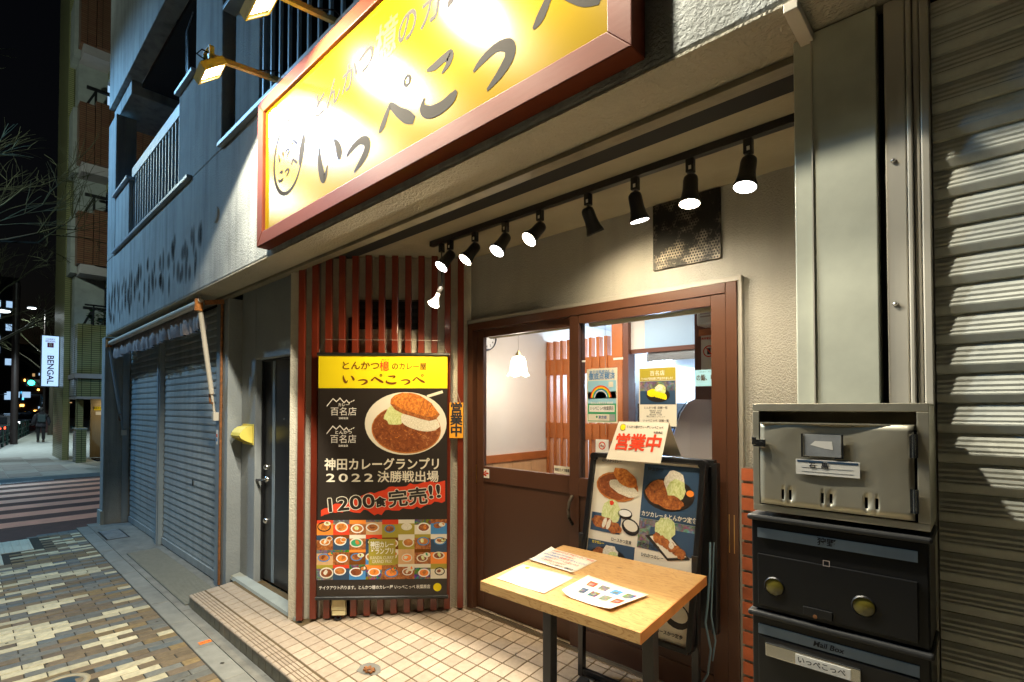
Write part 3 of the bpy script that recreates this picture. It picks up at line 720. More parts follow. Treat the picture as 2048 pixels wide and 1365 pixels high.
# ---------------- interior of the shop
b = MB().use('int_floor'); b.box(-3.5, 2.82, .12, -.3, 6.5, .20); b.build('shop_floor', kind='structure')
b = MB().use('int_ceiling'); b.box(-3.5, 2.80, 2.66, -.3, 6.5, 2.72); b.build('shop_ceiling', kind='structure')
b = MB().use('int_wall'); b.box(-3.50, 2.70, .20, -3.40, 6.5, 2.66); b.box(-3.4, 6.4, .2, -.3, 6.5, 2.66); b.box(-.36, 2.82, .2, -.3, 6.4, 2.66); iw = b.build('shop_wall', kind='structure')
b = MB().use('int_wood'); b.box(-3.40, 2.84, 1.20, -3.375, 4.2, 1.27); b.build('wainscot_rail', iw)
for i in range(5): MB().use('int_wood_light').box(-3.40, 2.84+i*.275, .2, -3.388, 2.84+i*.275+.271, 1.20).build('wainscot_panel', iw)
b = MB().use('int_wood_dark'); b.box(-3.40, 2.82, .2, -3.20, 2.90, 2.66); b.build('door_post', iw)
# ================================================================ SHUTTERS
def shutter(name, label, x0, x1, y, z0, z1, m, pitch=.0755, lock=None, group=None):
    t = thing(name, label, 'shutter', ((x0+x1)/2, y, z0), group)
    # one slat: rippled face that leans out towards its foot, hooked under the next
    pr = [(.006, .0), (.0055, .002), (-.0015, .004), (-.006, .022), (-.0062, .026), (-.0042, .030), (-.0050, .035), (-.0022, .042), (-.0032, .048), (-.0004, .055), (-.0010, .061), (.0016, .068), (.0030, .0735), (.006, .0752)]
    me = bpy.data.meshes.new('slat'); w2 = (x1-x0)/2; vs = [(sx, p, q*pitch/.0755) for sx in (-w2, w2) for p, q in pr]; n_ = len(pr)
    me.from_pydata(vs, [], [(i, n_+i, n_+i+1, i+1) for i in range(n_-1)]); me.materials.append(MATS[m])
    for p in me.polygons: p.use_smooth = False
    nz = int((z1-z0-.10)/pitch)
    for i in range(nz): inst('slat', me, ((x0+x1)/2, y, z0+.095+i*pitch), t)
    b = MB().use(m); b.box(x0, y-.018, z0+.012, x1, y+.008, z0+.094); b.build('bottom_bar', t, bevel=.004)
    b = MB().use('dark_gap'); b.box(x0, y+.0075, z0+.1, x1, y+.012, z1); b.build('backing', t)
    return t
sh1 = shutter('roller_shutter', 'blue-grey roller shutter at the street corner, left of the thin centre post', -9.50, -7.72, 1.755, 0, 2.745, 'shutter_blue', group='closed blue shutters')
sh2 = shutter('roller_shutter', 'wide blue-grey roller shutter between the centre post and the yellow hood', -7.60, -5.51, 1.755, 0, 2.745, 'shutter_blue', group='closed blue shutters')
b = MB().use('dark_gap'); b.box(-6.40, 1.742, .86, -6.37, 1.746, .93); b.build('lock_slot', sh2)
sh3 = shutter('roller_shutter', 'beige-lit grey roller shutter at the right edge behind the letterboxes', -.089, 1.4, 1.617, 0, 2.745, 'shutter_grey', pitch=.0710)
b = MB().use('jamb_blue'); b.box(-7.717, 1.70, 0, -7.604, 1.78, 2.745); b.box(-7.69, 1.688, 0, -7.63, 1.70, 2.745)
one('shutter_post', b, 'slim blue-grey steel post standing between the two left shutters', 'post', bevel=.003)
b = MB().use('jamb_blue'); b.box(-5.505, 1.695, 0, -5.40, 1.785, 2.745); b.box(-5.39, 1.685, 0, -5.345, 1.785, 2.745)
jb = one('shutter_jamb', b, 'blue steel shutter jamb beside the rusty pipe and steel door', 'jamb', bevel=.003)
b = MB().use('rusty'); b.cyl((-5.325, 1.683, .05), (-5.325, 1.683, 2.74), .013, n=8)
pipe = one('rusty_pipe', b, 'thin rust-brown pipe running up the pier beside the left shutter', 'pipe')
b = MB().use('jamb_blue'); b.box(-9.52, 1.66, 0, -9.502, 1.74, 2.745); one('shutter_rail', b, 'narrow shutter rail against the corner pier of the building', 'rail')
b = MB().use('print_white'); b.box(-5.48, 1.6930, 1.36, -5.44, 1.6945, 1.50); stk = one('jamb_sticker', b, 'small white, blue and red sticker on the blue shutter jamb', 'sticker')
b = MB().use('print_red'); b.box(-5.475, 1.6922, 1.43, -5.445, 1.6929, 1.46); b.build('red_mark', stk)
b = MB().use('print_blue'); b.box(-5.475, 1.6922, 1.39, -5.445, 1.6929, 1.42); b.build('blue_mark', stk)

# awning, rolled up under the beam, with its two arms
aw = thing('rolled_awning', 'rolled-up grey cloth awning over the two left shutters with rusty joints', 'awning', (-7.4, 1.50, 2.5))
MB().use('cream_paint').cyl((-9.62, 1.50, 2.665), (-5.33, 1.50, 2.685), .033, n=14).build('roller_tube', aw)
b = MB().use('awning_cloth'); n_ = 90; vs = []; rg = random.Random(3)
for i in range(n_+1):
    t = i/n_; x = -9.58+4.20*t; w_ = .012*math.sin(i*1.9)+.008*math.sin(i*.7); sag = .03*math.sin(t*9)+.035*math.sin(t*math.pi)*0
    h = .20+.02*math.sin(t*17)+ (.03 if t > .85 else 0)
    for q, (dy, dz) in enumerate(((.05, .0), (.034, -.03), (.030+w_*.5, -.06), (.034+w_*1.6, -.08-h*.25), (.04+w_*2.4, -.09-h*.45+rg.uniform(-.006, .006)), (.045+w_*2, -.10-h*.62+sag*.4))): vs.append((x, 1.50+dy, 2.665+.018*t+dz))
b.add(vs, [(i*6+q, (i+1)*6+q, (i+1)*6+q+1, i*6+q+1) for i in range(n_) for q in range(5)], True); b.build('valance', aw)
for (xa, xb, s_) in ((-5.31, -5.42, 1), (-9.50, -9.50, 0)):
    top = Vector((xa, 1.485, 2.68)); bot = Vector((xb, 1.66, 1.64)) if s_ else Vector((-9.48, 1.66, 1.35))
    ar = MB().use('cream_paint' if s_ else 'jamb_blue'); mid = top.lerp(bot, .80); ar.cyl(top, mid, .022, n=12); a_ = ar.build('arm', aw)
    b = MB().use('cream_paint' if s_ else 'jamb_blue'); b.cyl(mid, bot, .012, n=8); b.build('lower_rod', a_)
    b = MB().use('rust_orange'); b.cyl(top+Vector((0, -.005, -.075)), top+Vector((0, 0, .035)), .036, n=12); b.build('elbow', a_)
    b = MB().use('rusty'); b.bar(mid+Vector((-.05, 0, .01)), mid+Vector((.02, 0, 0)), .018, .018); b.bar(mid+Vector((-.05, 0, 0)), mid+Vector((-.04, 0, -.085)), .022, .02); b.bar(mid+Vector((-.045, 0, -.085)), mid+Vector((.02, 0, -.09)), .016, .016); b.build('hinge', a_)
    b = MB().use('cream_paint'); b.box(bot.x-.03, bot.y-.02, bot.z-.05, bot.x+.03, bot.y+.045, bot.z+.03); b.build('bracket', a_, bevel=.004)
b = MB().use('rusty'); b.bar((-5.31, 1.53, 2.69), (-5.30, 1.69, 2.72), .03, .04); b.build('wall_arm', aw)
b = MB().use('cream_paint'); b.lathe([(.0001, 0), (.024, .004), (.026, .01), (.0001, .012)], (-5.27, 1.48, 2.70), (1, .3, .2), 14); b.build('end_cap', aw)

# ================================================================ STEEL DOOR
sd = thing('steel_door', 'black flush steel door with a silver strip and round locks beside the red slats', 'door', (-4.45, 1.90, .16))
MB().use('steel_door').box(-4.85, 1.895, .168, -4.052, 1.93, 2.142).build('door_leaf', sd, bevel=.002)
b = MB().use('black_metal'); b.box(-4.860, 1.875, .166, -4.845, 1.93, 2.149); b.box(-4.057, 1.875, .166, -4.042, 1.93, 2.149); b.box(-4.845, 1.875, 2.135, -4.057, 1.93, 2.149); b.build('door_frame', sd)
MB().use('jamb_blue').box(-4.655, 1.889, .18, -4.605, 1.8945, 2.13).build('strip', sd)
for z in (1.18, .70): MB().use('steel_bright').lathe([(.0001, .03), (.014, .03), (.024, .022), (.027, .012), (.027, 0)], (-4.765, 1.895, z), (0, -1, 0), 18).build('lock', sd)
b = MB().use('steel_bright'); b.lathe([(.0001, .02), (.026, .018), (.027, 0)], (-4.765, 1.895, 1.07), (0, -1, 0), 16); b.cyl((-4.765, 1.89, 1.07), (-4.765, 1.84, 1.07), .010); b.bar((-4.755, 1.838, 1.07), (-4.86, 1.836, 1.065), .02, .018); b.build('handle', sd)
MB().use('steel_bright').lathe([(.0001, .004), (.007, .003), (.008, 0)], (-4.43, 1.895, 1.62), (0, -1, 0), 12).build('peephole', sd)
# yellow rain hood on the wall
yh = thing('socket_hood', 'pale yellow plastic hood on the grey wall left of the steel door', 'cable hood', (-5.03, 1.80, 1.40))
b = MB().use('yellow_plastic'); prof = [(1.82, 1.545), (1.80, 1.548), (1.765, 1.540), (1.735, 1.522), (1.712, 1.49), (1.703, 1.462), (1.715, 1.44), (1.755, 1.415), (1.80, 1.395), (1.82, 1.395)]
for sx in (-5.125, -4.905):
    b.add([(sx, y, z) for y, z in prof]+[(sx+.004, y, z) for y, z in prof], [tuple(range(9, -1, -1)), tuple(range(10, 20))])
b.add([(sx, y, z) for sx in (-5.125, -4.901) for y, z in prof[:7]], [(i, 10-3+i, 10-3+i+1, i+1) for i in range(6)])
b.build('hood', yh); MB().use('yellow_plastic').box(-5.14, 1.812, 1.375, -4.885, 1.8198, 1.565).build('back_plate', yh, bevel=.003)

# ================================================================ SLATTED SCREEN on the diagonal wall
DU = Vector((1, 1, 0)).normalized(); DN = Vector((1, -1, 0)).normalized()
def dg(s_, out, z):   # s_: metres along the diagonal from the left end; out: metres proud of Y-X = 5.5
    p = Vector((-3.757, 1.743, z))+DU*s_+DN*out; return p
scn = thing('slatted_screen', 'screen of red-brown vertical slats on the angled wall behind the banner', 'slat screen', tuple(dg(.6, 0, .15)))
for i in range(13):
    s_ = .0+.0985*i; z0 = zp(dg(s_, 0, 0).y)+.012+random.uniform(0, .006); z1 = 2.775 if i == 0 else 2.8605
    b = MB().use('redbrown'); A = [dg(s_-.023, -.006, z0), dg(s_-.023, .034, z0), dg(s_+.023, .034, z0), dg(s_+.023, -.006, z0)]; B = [Vector((p.x, p.y, z1)) for p in A]
    b.hexa(A, B); b.build('slat', scn, bevel=.003)
b = MB().use('dark_gap')
for r_ in range(4): b.bar(dg(.385, -.030, 2.345+.055*r_), dg(.85, -.030, 2.345+.055*r_), .004, .03)
vt = thing('wall_vent', 'dark rectangular louvre vent behind the red slats above the banner', 'vent', tuple(dg(.62, -.034, 2.33)))
b.build('slot', vt)
b = MB().use('vent_metal'); b.bar(dg(.37, -.032, 2.318), dg(.865, -.032, 2.318), .008, .012); b.bar(dg(.37, -.032, 2.532), dg(.865, -.032, 2.532), .008, .012)
for s_ in (.375, .86): b.bar(dg(s_, -.032, 2.318), dg(s_, -.032, 2.532), .012, .008, up=(1, 1, 0))
b.build('frame', vt)
b = MB().use('black_metal'); b.add([dg(.37, -.036, 2.315), dg(.87, -.036, 2.315), dg(.87, -.036, 2.535), dg(.37, -.036, 2.535)], [(0, 1, 2, 3)]); b.build('back', vt)

# ================================================================ HANGING BANNER  .94 x 1.80
bw_, bh_ = .945, 1.80
BO = dg(.615, .075, .315)    # bottom centre
def bp_(u, v, d=0.):
    d = d if d < .005 else .0012+(d-.0085)*.3
    return BO+DU*(u-bw_/2)+Vector((0, 0, 1))*(v)+DN*d       # u,v metres from bottom left
ban = thing('curry_banner', 'tall hanging shop banner with yellow head, curry plate and grid of dishes', 'banner', tuple(BO))
def wav(u, v): return .00025*math.sin(u*7+v*1.3)
def fl_(d): return d if d < .005 else .0012+(d-.0085)*.3
disc0, rect0, text0 = disc, rect, text
def disc(mb, O, U, V, rx, ry, dep, *a, **k): disc0(mb, O, U, V, rx, ry, fl_(dep), *a, **k)
def rect(mb, O, U, V, w_, h_, dep, *a, **k): rect0(mb, O, U, V, w_, h_, fl_(dep), *a, **k)
def cloth(m, v0, v1, name):
    b = MB().use(m); nu, nv = 24, max(2, int((v1-v0)/.07)); vs = [bp_(bw_*i/nu, v0+(v1-v0)*j/nv, wav(bw_*i/nu, v0+(v1-v0)*j/nv)) for j in range(nv+1) for i in range(nu+1)]
    b.add(vs, [(j*(nu+1)+i, j*(nu+1)+i+1, (j+1)*(nu+1)+i+1, (j+1)*(nu+1)+i) for j in range(nv) for i in range(nu)], True); return b.build(name, ban)
cloth('print_black', 0.02, 1.545, 'banner_cloth'); cloth('print_yellow', 1.545, 1.785, 'yellow_head')
MB().use('black_metal').cyl(bp_(-.01, .01), bp_(bw_+.01, .01), .014, n=12).build('bottom_rod', ban)
MB().use('black_metal').cyl(bp_(-.01, 1.795), bp_(bw_+.015, 1.795), .013, n=12).build('top_rod', ban)
b = MB().use('wire'); b.tube([bp_(0, 1.80), bp_(.04, 1.905), bp_(bw_-.05, 1.90), bp_(bw_, 1.80)], .0022, 5); b.build('hanging_wire', ban)
def bu(x, y): return (x-641)/257*bw_, (1195-y)/489*bh_      # photo pixel -> place on the banner
E0 = .009
def bt_(s, x, y, size, m, w_=None, bold=0., dep=E0, shear=0., rot=0., **k):
    u, v = bu(x, y); U = DU*math.cos(rot)+Vector((0, 0, 1))*math.sin(rot); V = -DU*math.sin(rot)+Vector((0, 0, 1))*math.cos(rot)
    return text(ban, s, bp_(u, v, dep), U, V, size, m, bold, width=w_, shear=shear, **k)
px2m = bw_/257
bt_('とんかつ', 724, 731, .066, 'print_brown', 72*px2m, 0, fat=.0012); bt_('憶'.replace('憶', '檍'), 772, 732, .078, 'print_red', 19*px2m, 0, fat=.0003)
bt_('のカレー屋', 821, 732, .058, 'print_brown', 68*px2m, 0, fat=.0010); bt_('あおき', 774, 718, .016, 'print_red', 15*px2m)
b = MB().use('print_brown')
for ch, x in zip('いっぺこっぺ', (701, 729, 757, 786, 814, 840)):
    u, v = bu(x, 757 if ch != 'っ' else 760); kana(b, ch, bp_(u, v, E0), DU, Z, .098, 0, .080)
b.build('brush_lettering', ban)
# award marks
for yy, tx in ((823, 'カレー'), (878, 'とんかつ')):
    b = MB().use('print_white'); pts = [(658, -6), (670, -21), (677, -15), (684, -22), (692, -13), (697, -18), (703, -10)]
    vs = []
    for i, (x, dy) in enumerate(pts):
        u, v = bu(x, yy+dy-6); vs += [bp_(u, v-.006, E0), bp_(u, v+.004, E0)]
    b.add(vs, [(2*i, 2*i+2, 2*i+3, 2*i+1) for i in range(len(pts)-1)])
    for q in range(3):
        u, v = bu(703+q*4, yy-19-q*2); rect(b, bp_(u, v, E0), DU, Z, .014, .006, .0, .7)
    b.build('award_mark', ban)
    bt_(tx, 691, yy-14, .028, 'print_white', 21*px2m if tx == 'カレー' else 33*px2m, .0006)
    bt_('百名店', 691, yy, .066, 'print_white', 51*px2m, 0); bt_('2022', 691, yy+12.5, .018, 'print_white', 19*px2m, .0006)
# the plate of curry
b = MB(); u, v = bu(815, 846); b.use('print_cream'); disc(b, bp_(u, v), DU, Z, .300, .232, .0085, 40); 
u, v = bu(816, 858); b.use('print_curry2'); disc(b, bp_(u, v), DU, Z, .255, .178, .0092, 36, -.05); b.use('print_curry'); disc(b, bp_(u, v+.002), DU, Z, .247, .170, .0098, 36, -.05, .01)
u, v = bu(795, 829); b.use('print_cabbage'); disc(b, bp_(u, v), DU, Z, .085, .072, .0104, 18, .3, .12)
u, v = bu(843, 842); b.use('print_rice'); disc(b, bp_(u, v), DU, Z, .148, .068, .0110, 24, -.25, .04)
u, v = bu(873, 787); b.use('print_cream'); rect(b, bp_(u, v), DU, Z, .12, .02, .0112, .3)
b.use('print_katsu'); kp = [(784, 806), (785, 797), (793, 789), (808, 784), (828, 785), (842, 789), (853, 796), (866, 805), (871, 812), (883, 828), (875, 838), (862, 841), (845, 837), (825, 831), (808, 826), (793, 818)]
b.add([bp_(*bu(x, y), .0118) for x, y in reversed(kp)], [tuple(range(len(kp)))])
b.use('print_katsu2'); kp2 = [(784, 806), (793, 818), (808, 826), (825, 831), (845, 837), (862, 841), (875, 838), (883, 828), (878, 826), (868, 834), (850, 831), (828, 824), (808, 818), (794, 810)]
b.add([bp_(*bu(x, y), .0122) for x, y in reversed(kp2)][::-1], [tuple(range(len(kp2)))])
for (xa, ya, xb, yb) in ((853, 796, 838, 834), (867, 806, 853, 836)):
    u0, v0 = bu(xa, ya); u1, v1 = bu(xb, yb); b.add([bp_(u0-.003, v0, .0125), bp_(u1-.003, v1, .0125), bp_(u1+.003, v1, .0125), bp_(u0+.003, v0, .0125)], [(0, 1, 2, 3)])
rr = random.Random(9); b.use('print_katsu')
for i in range(26):
    a_ = rr.uniform(0, 6.28); q = rr.uniform(.2, .9); u, v = bu(812, 866); disc(b, bp_(u+.22*q*math.cos(a_), v-.01+.12*q*math.sin(a_)), DU, Z, rr.uniform(.002, .007), rr.uniform(.002, .004), .0101, 6)
b.build('curry_photo', ban)
bt_('神田カレーグランプリ', 770, 929, .092, 'print_cream', 226*px2m, 0, fat=.0020); bt_('2022', 704, 955, .082, 'print_cream', 92*px2m, 0, fat=.0016, spacing=1.3); bt_('決勝戦出場', 820, 954, .088, 'print_cream', 121*px2m, 0, fat=.0016)
# red brush flash
b = MB().use('print_red'); rr = random.Random(4)
up = [(652, 1020), (662, 1008), (678, 1000), (700, 990), (724, 980), (750, 973), (780, 969), (812, 966), (850, 962), (893, 962)]; lo = [(893, 1000), (878, 1006), (858, 1004), (836, 1012), (812, 1014), (790, 1014), (776, 1022), (768, 1018), (755, 1026), (740, 1028), (736, 1018), (716, 1024), (700, 1018), (676, 1024), (660, 1022), (645, 1028)]
def jit(p): 
    o = []
    for i in range(len(p)-1):
        for k in range(4): t = k/4; o.append((p[i][0]*(1-t)+p[i+1][0]*t, p[i][1]*(1-t)+p[i+1][1]*t+rr.uniform(-3.2, 3.2)))
    return o
U_, L_ = jit(up), jit(lo[::-1])
n_ = min(len(U_), len(L_)); vs = []
for i in range(n_):
    a_ = U_[int(i*len(U_)/n_)]; c_ = L_[int(i*len(L_)/n_)]; x = 648+246*i/(n_-1); vs += [bp_(*bu(x, c_[1]), .0085), bp_(*bu(x, a_[1]), .0085)]
b.add(vs, [(2*i, 2*i+2, 2*i+3, 2*i+1) for i in range(n_-1)]); b.build('red_flash', ban)
for (s, x, y, sz, w_) in (('1200', 704, 1006, .135, 90), ('食', 765, 1004, .075, 22), ('完売', 820, 996, .130, 76), ('!!', 873, 984, .13, 22)):
    bt_(s, x, y, sz, 'print_cream', w_*px2m, 0, .0090, rot=.10, fat=.0088); bt_(s, x, y, sz, 'print_black', w_*px2m, 0, .0098, rot=.10, fat=.0038)
# the grid of dishes, 8 x 4
b = MB(); rr = random.Random(21); y0g, y1g = 1038, 1156
bgs = ['print_navy', 'print_photo', 'print_orange', 'print_cream', 'print_brown', 'print_blue', 'print_red', 'print_katsu2', 'print_olive', 'print_photo2', 'int_wood_light']
foods = ['print_curry', 'print_curry2', 'print_katsu', 'print_cabbage', 'print_orange', 'print_rice', 'print_curry', 'print_katsu2', 'print_curry2', 'print_green']
for j in range(4):
    for i in range(8):
        xa = 640+32.2*i; ya = y0g+29.5*j; u0, v0 = bu(xa, ya+29.5); u1, v1 = bu(xa+32.2, ya)
        b.use(rr.choice(bgs)); b.add([bp_(u0, v0, .0085), bp_(u1, v0, .0085), bp_(u1, v1, .0085), bp_(u0, v1, .0085)], [(0, 1, 2, 3)])
        b.use(rr.choice(bgs)); vm = v0+(v1-v0)*rr.uniform(.6, .85); b.add([bp_(u0, vm, .0088), bp_(u1, vm, .0088), bp_(u1, v1, .0088), bp_(u0, v1, .0088)], [(0, 1, 2, 3)])
        for k in range(rr.choice([1, 1, 2])):
            cx = (u0+u1)/2+rr.uniform(-.014, .014)+(.03 if k else 0); cy_ = (v0+v1)/2+rr.uniform(-.012, .01)+(.022 if k else 0); rx = rr.uniform(.038, .052)*(.55 if k else 1); ry = rx*rr.uniform(.62, .8)
            d_ = .0091+.0012*k
            b.use(rr.choice(['print_cream', 'print_white', 'print_cream', 'print_blue', 'print_black'])); disc(b, bp_(cx, cy_), DU, Z, min(rx, .05), ry, d_, 16)
            b.use(rr.choice(foods)); disc(b, bp_(cx, cy_), DU, Z, rx*.8, ry*.76, d_+.0003, 14, 0, .04)
            b.use(rr.choice(foods)); disc(b, bp_(cx+rr.uniform(-.01, .01), cy_+.004), DU, Z, rx*.42, ry*.4, d_+.0006, 9, rr.uniform(0, 3), .2)
b.use('print_olive'); u, v = bu(769, 1102); rect(b, bp_(u, v), DU, Z, 53*px2m, 52*px2m, .0118); b.build('dish_photos', ban)
bt_('神田カレー', 769, 1088, .050, 'print_white', 46*px2m, .001, .0124); bt_('グランプリ', 769, 1101, .050, 'print_white', 46*px2m, .001, .0124)
bt_('KANDA CURRY', 769, 1113.5, .034, 'print_cream', 46*px2m, 0, .0124); bt_('GRAND PRIX', 769, 1121, .034, 'print_cream', 39*px2m, 0, .0124)
bt_('テイクアウト承ります。とんかつ檍のカレー屋 いっぺこっぺ 秋葉原店', 755, 1172, .030, 'print_white', 219*px2m, .0004)
b = MB().use('print_yellow'); u, v = bu(879, 1173); disc(b, bp_(u, v), DU, Z, .030, .030, .0088, 20); b.build('round_logo', ban)

# small orange board
disc, rect = disc0, rect0
ob = thing('open_board', 'small orange board reading 営業中 hung by chain on the last red slat', 'sign board', tuple(dg(1.152, .06, 1.49)))
O = dg(1.152, .050, 1.622)
b = MB().use('orange_board'); A = O; 
b.hexa([A-DU*.051-Vector((0, 0, .132)), A+DU*.051-Vector((0, 0, .132)), A+DU*.051-Vector((0, 0, .132))-DN*.008, A-DU*.051-Vector((0, 0, .132))-DN*.008], [A-DU*.051+Vector((0, 0, .132)), A+DU*.051+Vector((0, 0, .132)), A+DU*.051+Vector((0, 0, .132))-DN*.008, A-DU*.051+Vector((0, 0, .132))-DN*.008])
b.build('board', ob)
for i, ch in enumerate('営業中'): text(ob, ch, O+Vector((0, 0, .082-.083*i)), DU, Z, .094, 'ink_black', 0, depth=.0012, fat=.0030)
b = MB().use('wire'); b.tube([O+DU*-.03+Vector((0, 0, .13)), O+Vector((0, 0, .235)), O+DU*.03+Vector((0, 0, .13))], .0022, 5); b.build('chain', ob)
# cream outlet box at the slats' foot
ot = thing('outlet_box', 'cream outdoor outlet box with a flap cover under the banner', 'outlet', tuple(dg(.288, .03, .2)))
b = MB().use('meter_plastic'); P = lambda s_, o_, z: dg(s_, o_, z)
b.hexa([P(.235, 0, .225), P(.235, .045, .225), P(.34, .045, .225), P(.34, 0, .225)], [P(.243, 0, .325), P(.243, .03, .325), P(.332, .03, .325), P(.332, 0, .325)]); b.build('cover', ot, bevel=.004)
b = MB().use('meter_plastic'); b.hexa([P(.243, 0, .175), P(.243, .05, .190), P(.34, .05, .190), P(.34, 0, .175)], [P(.243, 0, .222), P(.243, .04, .222), P(.34, .04, .222), P(.34, 0, .222)]); b.build('base', ot, bevel=.003)
MB().use('dark_gap').lathe([(.0001, .001), (.004, .0005)], dg(.288, .0365, .305), tuple(DN), 10).build('screw', ot)
b = MB().use('cloth_black'); b.tube([dg(.30, .03, .178), dg(.31, .05, .165), dg(.285, .06, .160), dg(.265, .04, .168)], .007, 6); b.build('plug', ot)

# ================================================================ SLIDING DOORS
df = thing('door_frame', 'dark brown aluminium frame around the two sliding shop doors', 'door frame', (-1.9, 2.63, .21))
b = MB().use('door_brown'); b.box(-2.893, 2.620, .212, -2.838, 2.74, 2.350); b.build('jamb', df, bevel=.002)
b = MB().use('door_brown'); b.box(-.960, 2.620, .212, -.907, 2.74, 2.350); b.build('jamb', df, bevel=.002)
b = MB().use('door_brown'); b.box(-2.836, 2.620, 2.298, -.962, 2.74, 2.350); b.build('head', df, bevel=.002)
b = MB().use('sill_metal'); b.box(-2.90, 2.600, .195, -.900, 2.76, .216); b.build('sill', df, bevel=.002)
b = MB().use('alu'); b.box(-2.83, 2.628, .217, -.97, 2.634, .228); b.box(-2.83, 2.668, .217, -.97, 2.674, .226); b.build('track', df)
def sash(name, label, x0, x1, y, side):
    t = thing(name, label, 'sliding door', ((x0+x1)/2, y, .222), 'sliding glazed shop doors')
    z0, z1 = .230, 2.296; sl, sr = (.070, .075)
    for q, (a_, c_) in enumerate(((x0, x0+sl), (x1-sr, x1))): MB().use('door_brown').box(a_, y, z0, c_, y+.034, z1).build('stile', t, bevel=.002)
    MB().use('door_brown').box(x0+sl+.001, y+.001, 2.243, x1-sr-.001, y+.033, z1).build('top_rail', t, bevel=.002)
    MB().use('door_brown').box(x0+sl+.001, y+.001, 1.168, x1-sr-.001, y+.033, 1.280).build('middle_rail', t, bevel=.002)
    MB().use('door_brown').box(x0+sl+.001, y+.001, z0, x1-sr-.001, y+.033, .355).build('bottom_rail', t, bevel=.002)
    MB().use('door_panel').box(x0+sl+.001, y+.010, .356, x1-sr-.001, y+.02, 1.167).build('kick_panel', t)
    MB().use('glass').box(x0+sl+.001, y+.014, 1.281, x1-sr-.001, y+.018, 2.242).build('glass_pane', t)
    return t
s1 = sash('sliding_door', 'left sliding door, brown with arrow sticker and the pendant lamp behind', -2.834, -1.868, 2.664, 0)
s2 = sash('sliding_door', 'right sliding door, brown with notices taped on its glass', -1.940, -.963, 2.626, 1)
# recessed pull on the left jamb, bronze handle, pull of right door
b = MB().use('brass'); b.box(-2.848, 2.6585, 1.15, -2.832, 2.6635, 1.285); b.build('finger_pull', s1); 
b = MB().use('black_metal'); b.box(-.948, 2.6225, 1.00, -.93, 2.626, 1.18); b.build('finger_pull', s2)
b = MB().use('brass'); b.bar((-.951, 2.621, .995), (-.951, 2.621, 1.185), .004, .003); b.bar((-.927, 2.621, .995), (-.927, 2.621, 1.185), .004, .003); b.build('pull_rim', s2)
hb = MB().use('vent_metal'); pts = [(-1.915, 2.622, 1.165), (-1.920, 2.596, 1.13), (-1.922, 2.588, 1.08), (-1.921, 2.592, 1.03), (-1.915, 2.622, .985)]
hb.tube(pts, .010, 8); hd = hb.build('handle', s2); MB().use('steel_bright').lathe([(.0001, .006), (.012, .005), (.014, 0)], (-1.925, 2.592, 1.06), (-.3, -1, 0), 14).build('key_lock', hd)
# stickers on the doors
b = MB().use('print_white'); b.box(-2.755, 2.6606, 1.196, -2.70, 2.6630, 1.262); st = one('arrow_sticker', b, 'small white sticker with a red left arrow on the left sliding door', 'sticker'); text(st, '←', (-2.7275, 2.6604, 1.229), X, Z, .062, 'print_red', .003)
b = MB().use('print_cream'); b.box(-2.10, 2.672, 1.285, -1.965, 2.6740, 1.335); st = one('camera_notice', b, 'cream notice reading 防犯カメラ設置 low on the left door glass', 'notice'); text(st, '防犯カメラ設置', (-2.0325, 2.6718, 1.310), X, Z, .022, 'ink_black', 0, width=.115, fat=.0003)
YG = 2.637
def gl(x0, z0, x1, z1, m, name, label, cat): b = MB().use(m); b.box(x0, YG, z0, x1, YG+.0012, z1); return one(name, b, label, cat)
# virus inspection notice with the rainbow
n1 = gl(-1.815, 1.625, -1.598, 1.955, 'print_cream', 'rainbow_notice', 'blue and green notice with a rainbow on the right door glass', 'notice')
def P1(fx, fz): return Vector((-1.815+.217*fx, YG-.0002, 1.625+.330*fz))
text(n1, '飲食店等感染防止', P1(.5, .925), X, Z, .026, 'print_blue', .0003, width=.175); text(n1, '徹底点検済', P1(.5, .845), X, Z, .042, 'print_blue', 0, width=.185, fat=.0007)
b = MB(); rect(b.use('print_sky'), P1(.5, .60), X, Z, .20, .115, .0003); rect(b.use('print_green'), P1(.5, .30), X, Z, .20, .18, .0003); rect(b.use('print_sky'), P1(.5, .40), X, Z, .20, .03, .0006)
for q, c in enumerate(('print_red', 'print_orange', 'print_yellow', 'print_green', 'print_blue', 'print_white')): ring(b.use(c), P1(.47, .46), X, Z, .040+.0058*(5-q), .046+.0058*(5-q), .0009, 18, 0, 180)
rect(b.use('print_cream'), P1(.8, .70), X, Z, .032, .032, .0012); rect(b.use('print_white'), P1(.5, .265), X, Z, .18, .042, .0008); rect(b.use('print_cream'), P1(.4, .10), X, Z, .15, .04, .0008); rect(b.use('print_grey'), P1(.84, .10), X, Z, .04, .04, .0008)
disc(b.use('print_green'), P1(.34, .11), X, Z, .007, .007, .0012, 10); b.build('picture', n1)
text(n1, 'いっぺこっぺ秋葉原店', P1(.5, .262), X, Z, .026, 'ink_black', .0002, width=.165, depth=.0013); text(n1, '東京都', P1(.53, .10), X, Z, .02, 'ink_blue', .0003, depth=.0013); text(n1, '感染防止徹底宣言 東京都', P1(.5, .365), X, Z, .014, 'print_white', .0002, width=.16, depth=.0013)
